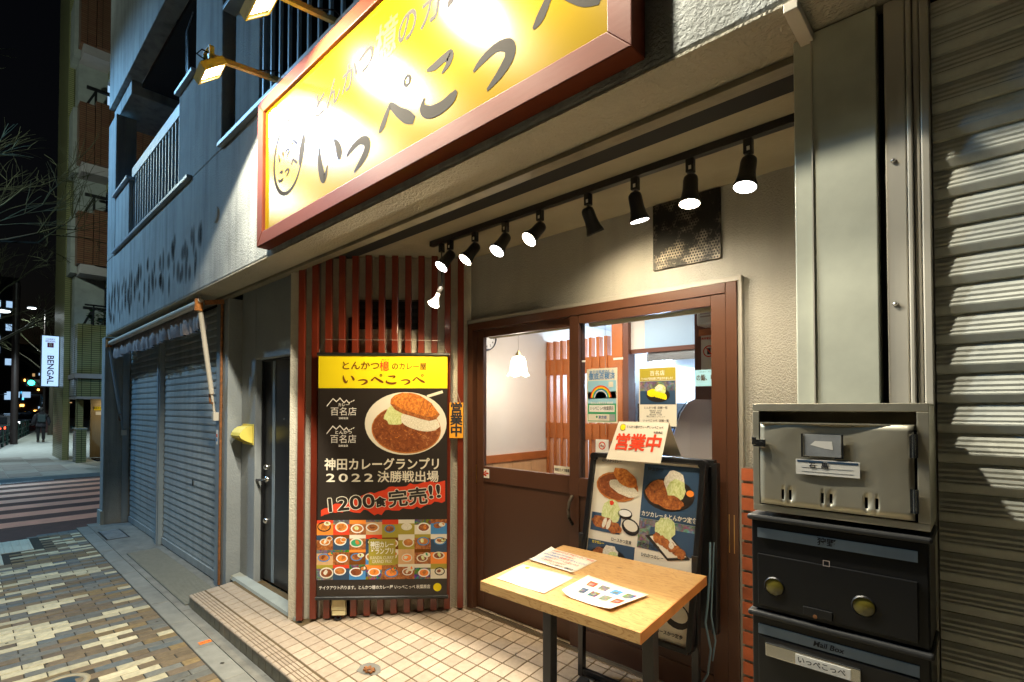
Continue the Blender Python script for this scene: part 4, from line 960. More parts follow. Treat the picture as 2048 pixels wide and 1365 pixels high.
# award notice
n2 = gl(-1.455, 1.615, -1.232, 1.940, 'print_cream', 'award_notice', 'white notice with olive head and dish photo on the right door glass', 'notice')
def P2(fx, fz): return Vector((-1.455+.223*fx, YG-.0002, 1.615+.325*fz))
b = MB(); rect(b.use('print_olive'), P2(.5, .885), X, Z, .213, .070, .0003); rect(b.use('print_navy'), P2(.5, .57), X, Z, .213, .13, .0003); rect(b.use('print_photo2'), P2(.5, .68), X, Z, .213, .05, .0006)
disc(b.use('print_black'), P2(.52, .53), X, Z, .070, .040, .0009, 22); disc(b.use('print_yellow'), P2(.36, .57), X, Z, .030, .022, .0012, 14, 0, .1); disc(b.use('print_cabbage'), P2(.58, .62), X, Z, .035, .030, .0015, 14, 0, .08); disc(b.use('print_rice'), P2(.55, .645), X, Z, .022, .018, .0018, 12)
for q in range(5): disc(b.use('print_yellow'), P2(.46+.06*q, .545-.01*q), X, Z, .012, .020, .0021+.0002*q, 10, .4)
b.build('picture', n2); text(n2, '百名店', P2(.5, .90), X, Z, .030, 'print_white', 0); text(n2, '食べログ百名店に選出されました！', P2(.5, .81), X, Z, .016, 'print_white', .0003, width=.19)
text(n2, 'とんかつ檍  店舗一覧', P2(.45, .31), X, Z, .015, 'ink_black', .0001); text(n2, '蒲田本店  大門店\n浅草橋  銀座店\n東日本橋  八丁堀\n蒲田工学院 いっぺこっぺ', P2(.45, .21), X, Z, .010, 'ink_black', 0, line=1.1); text(n2, 'いっぺこっぺ  店舗一覧', P2(.45, .09), X, Z, .015, 'ink_black', .0001); text(n2, '飯田橋店・秋葉原店・蒲田店', P2(.5, .03), X, Z, .010, 'ink_black', 0)
# clear film strips across the glass + tape
b = MB().use('print_sky'); b.box(-1.128, YG, 1.830, -.985, YG+.0012, 1.915); n3 = one('seafood_sticker', b, 'pale strip with brush lettering at the right edge of the door glass', 'sticker'); text(n3, 'の鮨、ゆ点', (-1.06, YG-.0002, 1.872), X, Z, .035, 'ink_darkbrown', 0, width=.12, fat=.0006); text(n3, 'とんかつ・カレーの店', (-1.06, YG-.0002, 1.904), X, Z, .009, 'ink_black', 0)
b = MB().use('print_white'); b.box(-1.625, YG+.001, 2.0, -1.56, YG+.0022, 2.013); one('tape_strip', b, 'short white tape strip above the rainbow notice on the glass', 'tape')
b = MB().use('print_white'); b.box(-1.853, YG+.001, 2.0, -1.825, YG+.0022, 2.011); one('tape_strip', b, 'tiny white tape piece by the left edge of the right glass', 'tape')
b = MB().use('print_white'); b.box(-1.75, YG, 1.44, -1.66, YG+.0012, 1.525); n4 = one('no_smoking_sticker', b, 'white no-smoking sticker on the glass left of the red open sign', 'sticker'); b = MB(); ring(b.use('print_red'), (-1.705, YG, 1.488), X, Z, .018, .024, .0004); rect(b.use('print_red'), (-1.705, YG, 1.488), X, Z, .044, .004, .0008, -.8); rect(b.use('ink_black'), (-1.705, YG, 1.486), X, Z, .028, .005, .0006); b.build('symbol', n4)

# ================================================================ VENT over the door
vn = thing('perforated_vent', 'sooty perforated metal vent cover on the wall above the right door', 'vent', (-1.18, 2.65, 2.49))
b = MB().use('vent_metal'); b.box(-1.37, 2.646, 2.488, -.992, 2.6595, 2.856); b.build('cover', vn, bevel=.002)
b = MB().use('vent_hole')
for j in range(23):
    for i in range(24):
        x = -1.358+.0152*i+(.0076 if j % 2 else 0); z = 2.497+.0155*j
        if x < -1.0 and z < 2.85: disc(b, (x, 2.646, z), X, Z, .0056, .0056, .0004, 6)
vo = b.build('holes', vn); vo['kind'] = 'stuff'
# ---------------- roller blinds and things inside the shop
b = MB().use('blind'); b.cyl((-2.76, 2.735, 2.262), (-1.95, 2.735, 2.262), .024, n=14); one('roller_blind', b, 'cream blind rolled up behind the top of the left door glass', 'blind')
b = MB().use('blind'); b.cyl((-1.85, 2.735, 2.258), (-.97, 2.735, 2.258), .027, n=14); rb2 = one('roller_blind', b, 'cream blind rolled up behind the top of the right door glass', 'blind')
b = MB().use('wire'); b.cyl((-1.72, 2.70, 2.24), (-1.72, 2.70, 1.55), .0012, n=5); b.build('cord', rb2)
pd = thing('pendant_lamp', 'lit frosted-glass pendant lamp with scalloped rim inside the shop', 'pendant lamp', (-2.985, 3.3, 2.0))
b = MB().use('brass'); b.lathe([(.008, .215), (.010, .20), (.022, .188), (.030, .17), (.036, .165), (.036, .16)], (-2.985, 3.3, 2.0), Z, 16); b.build('cap', pd)
b = MB().use('wire'); b.cyl((-2.985, 3.3, 2.21), (-2.985, 3.3, 2.66), .0022, n=6); b.build('cord', pd)
b = MB().use('shade_glass'); vs = []; prof = [(.034, .165), (.052, .155), (.066, .125), (.072, .09), (.076, .05), (.084, .02), (.098, .004)]; n_ = 32
for k_, (r_, h) in enumerate(prof):
    for i in range(n_):
        t = 2*math.pi*i/n_; f = k_/6; vs.append((-2.985+r_*math.cos(t), 3.3+r_*math.sin(t), 2.0+h-.014*f*f*(1-math.cos(6*t))*.6))
b.add(vs, [(k_*n_+i, k_*n_+(i+1) % n_, (k_+1)*n_+(i+1) % n_, (k_+1)*n_+i) for k_ in range(6) for i in range(n_)], True); b.build('shade', pd)
lamp('bulb', 'POINT', (-2.985, 3.3, 1.97), 9, (1, .86, .68), pd, size=.05)
b = MB(); b.use('clock_rim').lathe([(.118, .0), (.125, .012), (.118, .03), (.108, .034)], (-3.395, 3.30, 2.365), X, 32); ck = one('wall_clock', b, 'round white wall clock with dark rim high on the shop wall', 'clock')
b = MB().use('clock_face'); b.lathe([(.112, .018), (.0001, .018)], (-3.395, 3.30, 2.365), X, 28); b.build('dial', ck)
for h in range(1, 13):
    t = R(90-30*h); text(ck, str(h), (-3.395+.019, 3.30+.085*math.cos(t), 2.365+.085*math.sin(t)), Y, Z, .034, 'ink_black', .0004)
# lattice partition
lt = thing('lattice_partition', 'orange-brown slatted wood partition seen through both door panes', 'partition', (-2.95, 4.2, .2))
for i in range(10):
    x = -3.36+.088*i; z1 = 2.40; MB().use('int_wood').box(x-.016, 4.17, .22, x+.016, 4.24, z1).build('slat', lt)
for z in (2.13, 1.48, .5): MB().use('int_wood').box(-3.40, 4.185, z-.08, -2.58, 4.215, z+.08).build('rail', lt)
MB().use('int_wood').box(-2.575, 4.15, .22, -2.46, 4.27, 2.66).build('post', lt)
MB().use('int_wood_dark').box(-2.455, 4.15, .22, -2.40, 4.27, 2.66).build('side_post', lt)
b = MB().use('int_wood_dark'); b.box(-3.38, 5.3, .2, -3.0, 5.35, 2.0); one('rear_screen', b, 'dark wooden screen far behind the slatted partition', 'screen')
# hood box over the kitchen, back wall, counter
lamp('counter_light', 'POINT', (-1.62, 3.75, 2.3), 2.5, (.7, .85, 1), size=.1)
hd = thing('kitchen_hood', 'white boxed kitchen hood with a wood rim glowing bluish inside the shop', 'hood', (-2.0, 4.6, 2.2))
b = MB().use('kitchen_white'); b.box(-2.26, 4.20, 2.25, -1.2, 6.2, 2.655); b.build('hood_box', hd); b = MB().use('int_wall'); b.box(-2.40, 4.20, 2.25, -2.2605, 4.24, 2.655); b.build('front_face', hd)
b = MB().use('int_wood_dark'); b.box(-2.262, 4.195, 2.21, -1.2, 6.2, 2.249); b.box(-2.40, 4.195, 2.21, -2.262, 4.24, 2.249); b.build('wood_rim', hd)
b = MB().use('kitchen_steel'); b.box(-2.25, 4.22, 2.13, -1.3, 6.1, 2.205); b.build('steel_band', hd)
# back counter with steel gear
kc = thing('kitchen_counter', 'stainless kitchen counter with pans behind the award notice', 'counter', (-2.0, 5.2, .2))
b = MB().use('kitchen_steel'); b.box(-2.95, 4.9, .2, -1.5, 5.5, 1.50); b.build('cabinet', kc); b = MB().use('black_metal'); b.box(-2.75, 4.95, 1.505, -2.35, 5.4, 1.76); b.build('stove', kc)
b = MB().use('kitchen_steel'); b.lathe([(.13, 0), (.14, .2), (.0001, .2)], (-2.1, 5.2, 1.505), Z, 20); b.lathe([(.1, 0), (.1, .25), (.0001, .26)], (-2.6, 5.1, 1.765), Z, 20); b.build('pot', kc)
b = MB().use('print_blue'); b.box(-2.46, 4.6, 1.1, -2.34, 4.8, 1.60); one('blue_apron', b, 'blue cloth hanging at the kitchen counter beside the notice', 'cloth')
b = MB().use('kitchen_bright'); b.box(-3.35, 5.65, .2, -1.0, 5.74, 2.6); one('kitchen_wall', b, 'bright white kitchen back wall seen through the right pane', 'wall')
cb = thing('cabinet_post', 'dark wood cabinet side with notices at the right of the shop door glass', 'cabinet', (-1.15, 3.3, .2))
b = MB().use('int_wood_dark'); b.box(-1.37, 3.2, 1.77, -.6, 3.6, 2.66); b.build('cabinet_body', cb)
b = MB().use('int_wood'); b.box(-1.33, 3.17, 2.17, -.9, 3.2, 2.21); b.build('shelf', cb)
b = MB().use('print_cream'); b.box(-1.32, 3.18, 1.88, -1.22, 3.185, 2.19); np_ = one('no_phone_notice', b, 'white notice with a red no-phone symbol behind the right glass', 'notice'); b = MB(); ring(b.use('print_red'), (-1.27, 3.18, 2.07), X, Z, .030, .037, .0006); rect(b.use('print_red'), (-1.27, 3.18, 2.07), X, Z, .07, .006, .0012, -.9); rect(b.use('ink_black'), (-1.27, 3.18, 2.07), X, Z, .022, .04, .0009); b.build('symbol', np_)
text(np_, '携帯電話禁止', (-1.27, 3.1795, 2.15), X, Z, .016, 'print_red', .0003)
b = MB().use('print_white'); b.box(-1.295, 3.05, 2.215, -1.0, 3.17, 2.335); dv = one('wall_device', b, 'white plastic device with a grille at the top right of the door glass', 'device', bevel=.012)
for q in range(4): MB().use('ink_faint').box(-1.27, 3.048, 2.318-.018*q, -1.15, 3.0499, 2.326-.018*q).build('slot', dv)
chp = thing('chopstick_sticks', 'bundle of pale wooden sticks in a clear bag right of the glass', 'sticks', (-1.17, 3.1, 1.78))
for q in range(5): MB().use('int_wood_light').bar((-1.21+.03*q, 3.12, 1.75), (-1.19+.03*q+.01, 3.12, 2.04-.01*q), .016, .016).build('stick', chp)
fr = thing('counter_screen', 'cream curved screen board standing inside the right door', 'screen', (-1.4, 3.4, .2))
b = MB().use('fridge'); poly = [(-1.70, .22), (-1.70, 1.15), (-1.655, 1.32), (-1.60, 1.55), (-1.555, 1.68), (-1.50, 1.755), (-1.44, 1.785), (-.95, 1.785), (-.95, .22)]
b.prism([(x, z) for x, z in poly], (0, 3.42, 0), X, Z, .03); b.build('board', fr, bevel=.004)
b = MB().use('ink_black'); b.tube([(-1.705, 3.385, 1.1), (-1.66, 3.385, 1.32), (-1.605, 3.385, 1.55), (-1.56, 3.385, 1.685), (-1.505, 3.385, 1.762)], .004, 5); b.build('edge_trim', fr)
b = MB().use('downlight'); b.lathe([(.0001, 0), (.05, .0)], (-2.35, 3.0, 2.655), (0, 0, -1), 18); dl = one('downlight', b, 'small round lit downlight in the shop ceiling behind the left glass', 'downlight')
lamp('shop_light', 'AREA', (-2.4, 3.5, 2.62), 30, (1, .88, .74), direction=(0, 0, -1), sx=1.0, sy=.8)
kl = thing('kitchen_light', 'long fluorescent ceiling light in the kitchen', 'ceiling light', (-1.8, 5.5, 2.05))
MB().use('glow_white').box(-2.1, 5.75, 2.06, -1.4, 5.85, 2.09).build('tube', kl); lamp('kitchen_glow', 'AREA', (-1.75, 5.75, 2.04), 40, (.66, .86, 1), kl, (0, .5, -1), sx=.8, sy=.3)
lamp('kitchen_side', 'POINT', (-2.45, 4.9, 2.0), 110, (.62, .8, 1), kl, size=.1)
# ================================================================ SHOP SIGN AND FLOODLIGHTS
sg = thing('shop_sign', 'long yellow shop sign in a red-brown wooden frame with brush lettering', 'sign', (-2.2, 1.40, 2.8))
SX0, SX1, SZ0, SZ1 = -3.62, -.765, 2.803, 3.79; fw = .088; YF = 1.352
def fr_(poly): b = MB().use('sign_frame'); b.prism(poly, (0, YF, 0), X, Z, -.085); return b.build('frame_board', sg, bevel=.004)
fr_([(SX0, SZ0), (SX1, SZ0), (SX1-fw, SZ0+fw), (SX0+fw, SZ0+fw)]); fr_([(SX0, SZ1), (SX0+fw, SZ1-fw), (SX1-fw, SZ1-fw), (SX1, SZ1)])
fr_([(SX0, SZ0+.001), (SX0+fw-.001, SZ0+fw), (SX0+fw-.001, SZ1-fw), (SX0, SZ1-.001)]); fr_([(SX1, SZ0+.001), (SX1, SZ1-.001), (SX1-fw+.001, SZ1-fw), (SX1-fw+.001, SZ0+fw)])
b = MB().use('sign_yellow'); b.box(SX0+fw-.01, YF+.022, SZ0+fw-.01, SX1-fw+.01, YF+.04, SZ1-fw+.01); b.build('panel', sg)
YP = YF+.0215
b = MB().use('ink_brown')
for ch, x, z in zip('いっぺこっぺ', (-2.655, -2.355, -2.02, -1.70, -1.37, -1.03), (3.10, 3.06, 3.11, 3.115, 3.07, 3.12)): kana(b, ch, (x, YP, z), X, Z, .30, .0006, .30)
b.build('brush_lettering', sg)
for ch, x, z in zip('とんかつ檍のカレー屋', (-2.785, -2.622, -2.455, -2.294, -2.114, -1.939, -1.765, -1.60, -1.44, -1.27), (3.44, 3.445, 3.455, 3.475, 3.48, 3.465, 3.455, 3.455, 3.455, 3.46)):
    text(sg, ch, (x, YP, z), X, Z, .20 if ch == '檍' else .165, 'sign_orange' if ch == '檍' else 'ink_brown', 0, shear=.15, fat=.0035)
b = MB().use('ink_brown'); vs = []; n_ = 46
for i in range(n_+1):
    t = R(62+300*i/n_); f = i/n_; w_ = .006+.017*math.sin(math.pi*f)**1.0; 
    for s_ in (-1, 1): vs.append((-3.19+(.205+s_*w_*.6)*math.cos(t), YP-.0006, 3.29+(.228+s_*w_*.6)*math.sin(t)))
b.add(vs, [(2*i, 2*i+1, 2*i+3, 2*i+2) for i in range(n_)]); disc(b, (-2.995, YP, 3.265), X, Z, .030, .092, .0010, 20, -.28); b.build('ring_logo', sg)
b = MB().use('ink_brown')
for ch, x, z in zip('いっぺこっぺ', (-3.29, -3.20, -3.10, -3.29, -3.20, -3.10), (3.325, 3.33, 3.355, 3.20, 3.205, 3.235)): kana(b, ch, (x, YP, z), X, Z, .088, .0012, .085)
b.build('logo_lettering', sg)
for i, ch in enumerate('とんかつ檍のカレー屋'):
    t = R(150-11*i); text(sg, ch, (-3.19+.155*math.cos(t), YP, 3.29+.165*math.sin(t)), (math.sin(t), 0, -math.cos(t)), (math.cos(t), 0, math.sin(t)), .026, 'sign_orange' if ch == '檍' else 'ink_brown', .0003)
def flood(x, label, tilt=0.):
    t = thing('floodlight', label, 'floodlight', (x, 1.42, 3.9), 'floodlights over the sign')
    H = Vector((x, 1.01, 3.765)); n = Vector((.06, .62, -.78)).normalized()      # the lamp looks down on to the sign
    r = n.cross(Vector((0, 0, 1))).normalized(); u = r.cross(n)
    M = lambda a, b_, c: H+r*a+u*b_+n*c
    b = MB().use('lamp_sign_bounce'); w_, h_ = .095, .075
    b.hexa([M(-w_, -h_, 0), M(w_, -h_, 0), M(w_, -h_, -.03), M(-w_, -h_, -.03)], [M(-w_, h_, 0), M(w_, h_, 0), M(w_, h_, -.03), M(-w_, h_, -.03)])
    for q in range(6): a = -.06+.024*q; b.hexa([M(a, -.05, -.03), M(a+.004, -.05, -.03), M(a+.004, -.05, -.045), M(a, -.05, -.045)], [M(a, .05, -.03), M(a+.004, .05, -.03), M(a+.004, .05, -.045), M(a, .05, -.045)])
    hs = b.build('housing', t)
    b = MB().use('lamp_sign_bounce')
    for (a0, a1, c0, c1) in ((-w_, w_, -h_, -h_+.012), (-w_, w_, h_-.012, h_), (-w_, -w_+.012, -h_+.012, h_-.012), (w_-.012, w_, -h_+.012, h_-.012)): b.hexa([M(a0, c0, .001), M(a1, c0, .001), M(a1, c1, .001), M(a0, c1, .001)], [M(a0, c0, .014), M(a1, c0, .014), M(a1, c1, .014), M(a0, c1, .014)])
    b.build('rim', t)
    b = MB().use('led_panel'); b.add([M(-.06, -.055, .005), M(.06, -.055, .005), M(.06, .055, .005), M(-.06, .055, .005)], [(0, 1, 2, 3)]); b.build('lit_panel', t)
    b = MB().use('led_dim'); b.add([M(-.083, -.063, .0025), M(.083, -.063, .0025), M(.083, .063, .0025), M(-.083, .063, .0025)], [(0, 1, 2, 3)]); b.build('reflector', t)
    br = MB().use('lamp_sign_bounce'); top = H+Vector((0, -.015, .125))
    for s_ in (-1, 1): br.bar(H+Vector((s_*.055, -.012, .03)), top+Vector((s_*.055, 0, 0)), .006, .028, up=(0, 1, 0))
    br.bar(top+Vector((-.058, 0, 0)), top+Vector((.058, 0, 0)), .028, .006); br.build('bracket', t)
    MB().use('arm_sign_bounce').bar(top+Vector((0, .0, -.035)), (x, 1.43, 3.905), .026, .030).build('arm', t)
    b = MB().use('cloth_black'); b.tube([H+Vector((.02, -.02, .04)), H+Vector((-.03, -.07, .09)), top+Vector((-.02, -.03, 0)), top+Vector((.0, .10, -.02)), (x+.01, 1.28, 3.90), (x+.02, 1.40, 3.95), (x+.05, 1.44, 3.90)], .0045, 6); b.build('cable', t)
    b = MB().use('steel_bright'); b.cyl((x-.02, 1.36, 3.905), (x+.02, 1.36, 3.905), .006, n=8); b.build('bolt', t)
    lamp('flood_beam', 'SPOT', H+n*.03, 215, (1, .93, .74), t, (.16, .46, -.87), size=.035, spot=148, blend=.12)
    return t
flood(-3.44, 'first floodlight on its arm at the left end of the yellow sign')
flood(-2.675, 'second floodlight from the left above the yellow sign, cut by the photo edge')
flood(-1.91, 'third floodlight from the left, over the middle of the yellow sign')
flood(-1.145, 'rightmost floodlight over the yellow sign')
# round cap on the wall
b = MB().use('stucco_blue'); b.lathe([(.065, 0), (.068, .006), (.055, .010), (.0001, .012)], (-4.72, 1.4395, 3.335), (0, -1, 0), 24); b.build('wall_cap', bld)
# white conduit under the beam
b = MB().use('cream_paint'); b.box(-.372, 1.43, 2.735, -.338, 1.60, 2.760); one('conduit', b, 'short cream cable duct under the beam beside the steel pillar', 'duct', bevel=.002)

# balcony railings
def railing(name, label, x0, x1, z0, z1, y, n_, top=.11):
    t = thing(name, label, 'railing', ((x0+x1)/2, y, z0))
    for i in range(n_+1): x = x0+(x1-x0)*i/n_; MB().use('rail_paint').box(x-.011, y-.011, z0, x+.011, y+.011, z1).build('baluster', t)
    MB().use('rail_paint').box(x0-.05, y-.02, z1, x1+.05, y+.025, z1+top).build('top_rail', t, bevel=.004)
    if top > .05: MB().use('rail_paint').box(x0, y-.012, z0+.02, x1, y+.012, z0+.05).build('bottom_rail', t)
    return t
railing('balcony_railing', 'light blue balcony railing with thin uprights at the left of the facade', -8.08, -5.92, 3.90, 4.70, 1.50, 17, .13)
railing('window_bars', 'tall grey window bars above the yellow sign', -3.95, 1.3, 3.90, 5.6, 1.52, 36, .04)
b = MB().use('alu'); b.tube([(-6.30, 1.65, 4.86), (-6.30, 1.62, 5.80), (-6.25, 1.66, 6.0)], .012, 6); b.tube([(-6.36, 1.65, 4.86), (-6.36, 1.62, 5.80), (-6.28, 1.66, 6.0)], .008, 6); one('laundry_hanger', b, 'thin metal laundry pole hanger on the left balcony', 'hanger')
b = MB().use('orange_board'); b.box(-7.3, 2.2, 5.86, -6.0, 2.9, 6.0)
wb = MB().use('int_wood_dark'); wb.box(-7.6, 2.0, 5.90, -6.2, 2.8, 6.055); one('ceiling_hatch', wb, 'brown hatch panel under the dark balcony ceiling', 'hatch')

# ================================================================ TRACK LIGHTS
b = MB().use('track_black'); b.box(-2.80, 2.182, 2.826, -.40, 2.218, 2.861); one('light_track', b, 'long black lighting track on the recess ceiling', 'track', bevel=.002)
SP = [  # adapter x, aim, warm?, label, cord
 (-2.600, (-.12, -.60, -.79), 'c', 'white track spotlight nearest the slatted screen, hanging by the corded bulb'),
 (-2.360, (-.20, -.58, -.79), 'w', 'second track spotlight from the left end of the track, warm lit'),
 (-2.095, (-.08, -.58, -.81), 'c', 'third track spotlight from the left end of the track, whiter light'),
 (-1.826, (-.18, -.66, -.73), 'w', 'fourth track spotlight from the left end, turned most towards the viewer'),
 (-1.502, (.12, .44, -.89), 'w', 'track spotlight turned away to the wall, its lens seen edge-on'),
 (-1.230, (.10, .20, -.97), 'c', 'sixth track spotlight from the left end, pointing down at the table'),
 (-.955, (.02, -.16, -.98), 'w', 'warm track spotlight hanging before the perforated vent'),
 (-.708, (-.06, -.24, -.97), 'c', 'rightmost track spotlight, beside the steel pillar')]
def spotlight(x, d, tone, label):
    t = thing('track_spotlight', label, 'spotlight', (x, 2.2, 2.826), 'black spotlights on the ceiling track')
    MB().use('track_black').box(x-.017, 2.184, 2.766, x+.017, 2.216, 2.8255).build('adapter', t, bevel=.002)
    MB().use('print_cream').box(x-.002, 2.1825, 2.775, x+.010, 2.1838, 2.792).build('label', t)
    J = Vector((x, 2.2, 2.728)); MB().use('socket').cyl((x, 2.2, 2.7655), J, .0075, n=10).build('stem', t)
    d = Vector(d).normalized(); o = J-d*.012
    b = MB().use('track_black'); b.lathe([(.0001, -.018), (.020, -.015), (.030, -.004), (.0325, .01), (.033, .055), (.038, .088), (.0465, .112), (.0472, .123), (.044, .1232)], o, d, 22); b.build('lamp_body', t)
    b = MB().use('lens_warm' if tone == 'w' else 'lens_cool'); b.lathe([(.0445, .1215), (.0001, .1225)], o, d, 24); b.build('lens', t)
    lamp('spot_beam', 'SPOT', o+d*.126, 39, (1, .82, .53) if tone == 'w' else (1, .89, .70), t, d, size=.03, spot=156, blend=.75)
for a in SP: spotlight(*a)
cb_ = thing('corded_bulb', 'bare reflector bulb hanging on a short cord at the left end of the track', 'bulb', (-2.69, 2.2, 2.826))
MB().use('track_black').box(-2.705, 2.184, 2.766, -2.675, 2.216, 2.8255).build('adapter', cb_, bevel=.002)
b = MB().use('track_black'); b.tube([(-2.69, 2.2, 2.77), (-2.688, 2.2, 2.62), (-2.690, 2.2, 2.535)], .0035, 6); b.tube([(-2.688, 2.2, 2.62), (-2.680, 2.2, 2.57), (-2.690, 2.2, 2.53)], .003, 6); b.build('cord', cb_)
dd = Vector((-.10, -.42, -.90)).normalized(); o = Vector((-2.690, 2.2, 2.53))
b = MB().use('socket'); b.lathe([(.0001, -.003), (.015, 0), (.018, .008), (.018, .05), (.0001, .052)], o, dd, 16); b.build('socket', cb_)
b = MB().use('bulb_white'); b.lathe([(.013, .05), (.014, .075), (.022, .10), (.036, .125), (.040, .135)], o, dd, 20); b.build('bulb', cb_)
b = MB().use('lens_warm'); b.lathe([(.040, .1352), (.034, .144), (.0001, .150)], o, dd, 20); b.build('lens', cb_)
lamp('bulb_beam', 'SPOT', o+dd*.156, 46, (1, .80, .46), cb_, dd, size=.035, spot=176, blend=.45)

# ================================================================ TABLE
tb_ = thing('wooden_table', 'small table with pale pine top and black steel legs before the shop door', 'table', (-1.36, 2.03, .17))
FL, BL, BR_, FR = [Vector(p) for p in ((-1.720, 1.640, .92), (-1.815, 2.395, .92), (-.988, 2.418, .92), (-.914, 1.652, .92))]
th = .042; dn = Vector((0, 0, -th))
bd = 5; 
for i in range(bd):   # glued boards running along the table
    a0 = FL.lerp(BL, i/bd); a1 = FL.lerp(BL, (i+1)/bd-.0006*(i < bd-1)); b0 = FR.lerp(BR_, i/bd); b1 = FR.lerp(BR_, (i+1)/bd-.0006*(i < bd-1))
    m_ = MB().use('pine'); m_.hexa([a0+dn, b0+dn, b1+dn, a1+dn], [a0, b0, b1, a1]); m_.build('top_board', tb_)
e0 = Vector((.004, 0, 0)); m_ = MB().use('pine_orange'); m_.hexa([FR+dn+e0*.2, FR+dn+e0, BR_+dn+e0, BR_+dn+e0*.2], [FR+e0*.2, FR+e0, BR_+e0, BR_+e0*.2]); m_.build('edge_band', tb_)
for (x, y) in ((-1.615, 2.02), (-1.075, 2.03)):
    zf = zp(y)
    MB().use('black_satin').bar((x, y, .875), (x+.015, y-.02, zf+.03), .052, .052).build('leg', tb_, bevel=.004)
    MB().use('black_satin').hexa([(x+.045-.03, y-.36, zp(y-.36)), (x+.045+.03, y-.36, zp(y-.36)), (x-.05+.03, y+.38, zp(y+.38)), (x-.05-.03, y+.38, zp(y+.38))], [(x+.045-.028, y-.355, zp(y-.355)+.022), (x+.045+.028, y-.355, zp(y-.355)+.022), (x-.05+.028, y+.375, zp(y+.375)+.022), (x-.05-.028, y+.375, zp(y+.375)+.022)]).build('foot', tb_, bevel=.003)
MB().use('black_satin').bar((-1.62, 2.02, .866), (-1.07, 2.03, .866), .04, .022).build('crossbar', tb_)
# three sheets
def sheet(name, label, q, m, curl, lift=.0):
    q = [Vector(p) for p in q]; b = MB().use(m); n_ = 10; vs = []
    def S(u, v): 
        p = q[3].lerp(q[2], u).lerp(q[0].lerp(q[1], u), v); p.z = .9215+lift+curl(u, v); return p
    for j in range(n_+1):
        for i in range(n_+1): vs.append(S(i/n_, j/n_))
    b.add(vs, [(j*(n_+1)+i, j*(n_+1)+i+1, (j+1)*(n_+1)+i+1, (j+1)*(n_+1)+i) for j in range(n_) for i in range(n_)], True)
    o = b.build(name); o.data.materials[0] = MATS[m]
    sdm = o.modifiers.new('t', 'SOLIDIFY'); sdm.thickness = .0006
    tag(o, label, 'paper sheet'); U = (q[2]-q[3]).normalized(); V = (q[0]-q[3]); V = (V-U*V.dot(U)).normalized(); return o, S, U, V
cz = lambda u, v: .012*max(0, .12-u)/.12*max(0, v*.6+.2)+.006*max(0, .15-v)/.15
q1 = [(-1.82, 2.29, 0), (-1.50, 2.27, 0), (-1.475, 2.01, 0), (-1.76, 2.03, 0)]
o1, S1, U1, V1 = sheet('notice_sheet', 'sheet with red and blue Japanese lines at the back left of the table', q1, 'paper_matte', cz)
for k_, (parts) in enumerate([[('お並びのお客様へのご案内', .54, .28, 'ink_red')], [('ご来店のお客様は', .30, .14, 'ink_blue'), ('先に', .60, .05, 'ink_red')], [('店内の券売機にて', .26, .14, 'ink_blue'), ('食券を', .53, .07, 'ink_red'), ('ご購入ください', .80, .12, 'ink_blue')], [('食券を', .22, .05, 'ink_blue'), ('スタッフへお渡しの上', .60, .19, 'ink_red')], [('外で', .2, .04, 'ink_blue'), ('お待ちください！', .48, .14, 'ink_red')], [('とんかつ檍のカレー屋', .62, .13, 'ink_black'), ('秋葉原店', .87, .05, 'ink_black')]]):
    for s, u, w_, c in parts: p = S1(u, .86-.15*k_); p.z += .003; text(o1, s, p, U1, V1, .024 if k_ else .03, c, .0006, width=w_, depth=.0008)
q2 = [(-1.74, 1.96, 0), (-1.43, 1.972, 0), (-1.40, 1.712, 0), (-1.69, 1.712, 0)]
o2, S2, U2, V2 = sheet('notice_sheet', 'glossy laminated sheet glaring white at the front left of the table', q2, 'paper', lambda u, v: .0012*math.sin(u*8+v*3)+.0012)
p = S2(.16, .86); b = MB().use('print_yellow'); disc(b, p, U2, V2, .014, .014, .001, 16); b.build('round_logo', o2)
for (s, u, v, w_, c) in (('おしながき', .2, .62, .05, 'ink_faint'), ('ロースかつカレー', .4, .66, .06, 'ink_faint'), ('上ロースかつカレー', .66, .66, .07, 'ink_faint'), ('ひれかつカレー・定食', .72, .5, .07, 'ink_faint'), ('特上カレー', .3, .42, .05, 'print_orange'), ('とんかつ定食', .55, .3, .06, 'print_orange'), ('大盛り・お持ち帰りもできます', .4, .12, .14, 'ink_faint'), ('トッピング', .86, .4, .04, 'ink_red')):
    p = S2(u, v); text(o2, s, p, U2, V2, .012, c, 0, width=w_, depth=.001)
q3 = [(-1.395, 2.035, 0), (-1.055, 1.985, 0), (-1.085, 1.735, 0), (-1.335, 1.75, 0)]
c3 = lambda u, v: .020*max(0, .14-u)/.14*(1-v)*1.0+.022*max(0, u-.55)**2*2.5*(1-v*.5)+.004
o3, S3, U3, V3 = sheet('photo_sheet', 'curled sheet with eight small shop photos at the front right of the table', q3, 'paper_matte', c3)
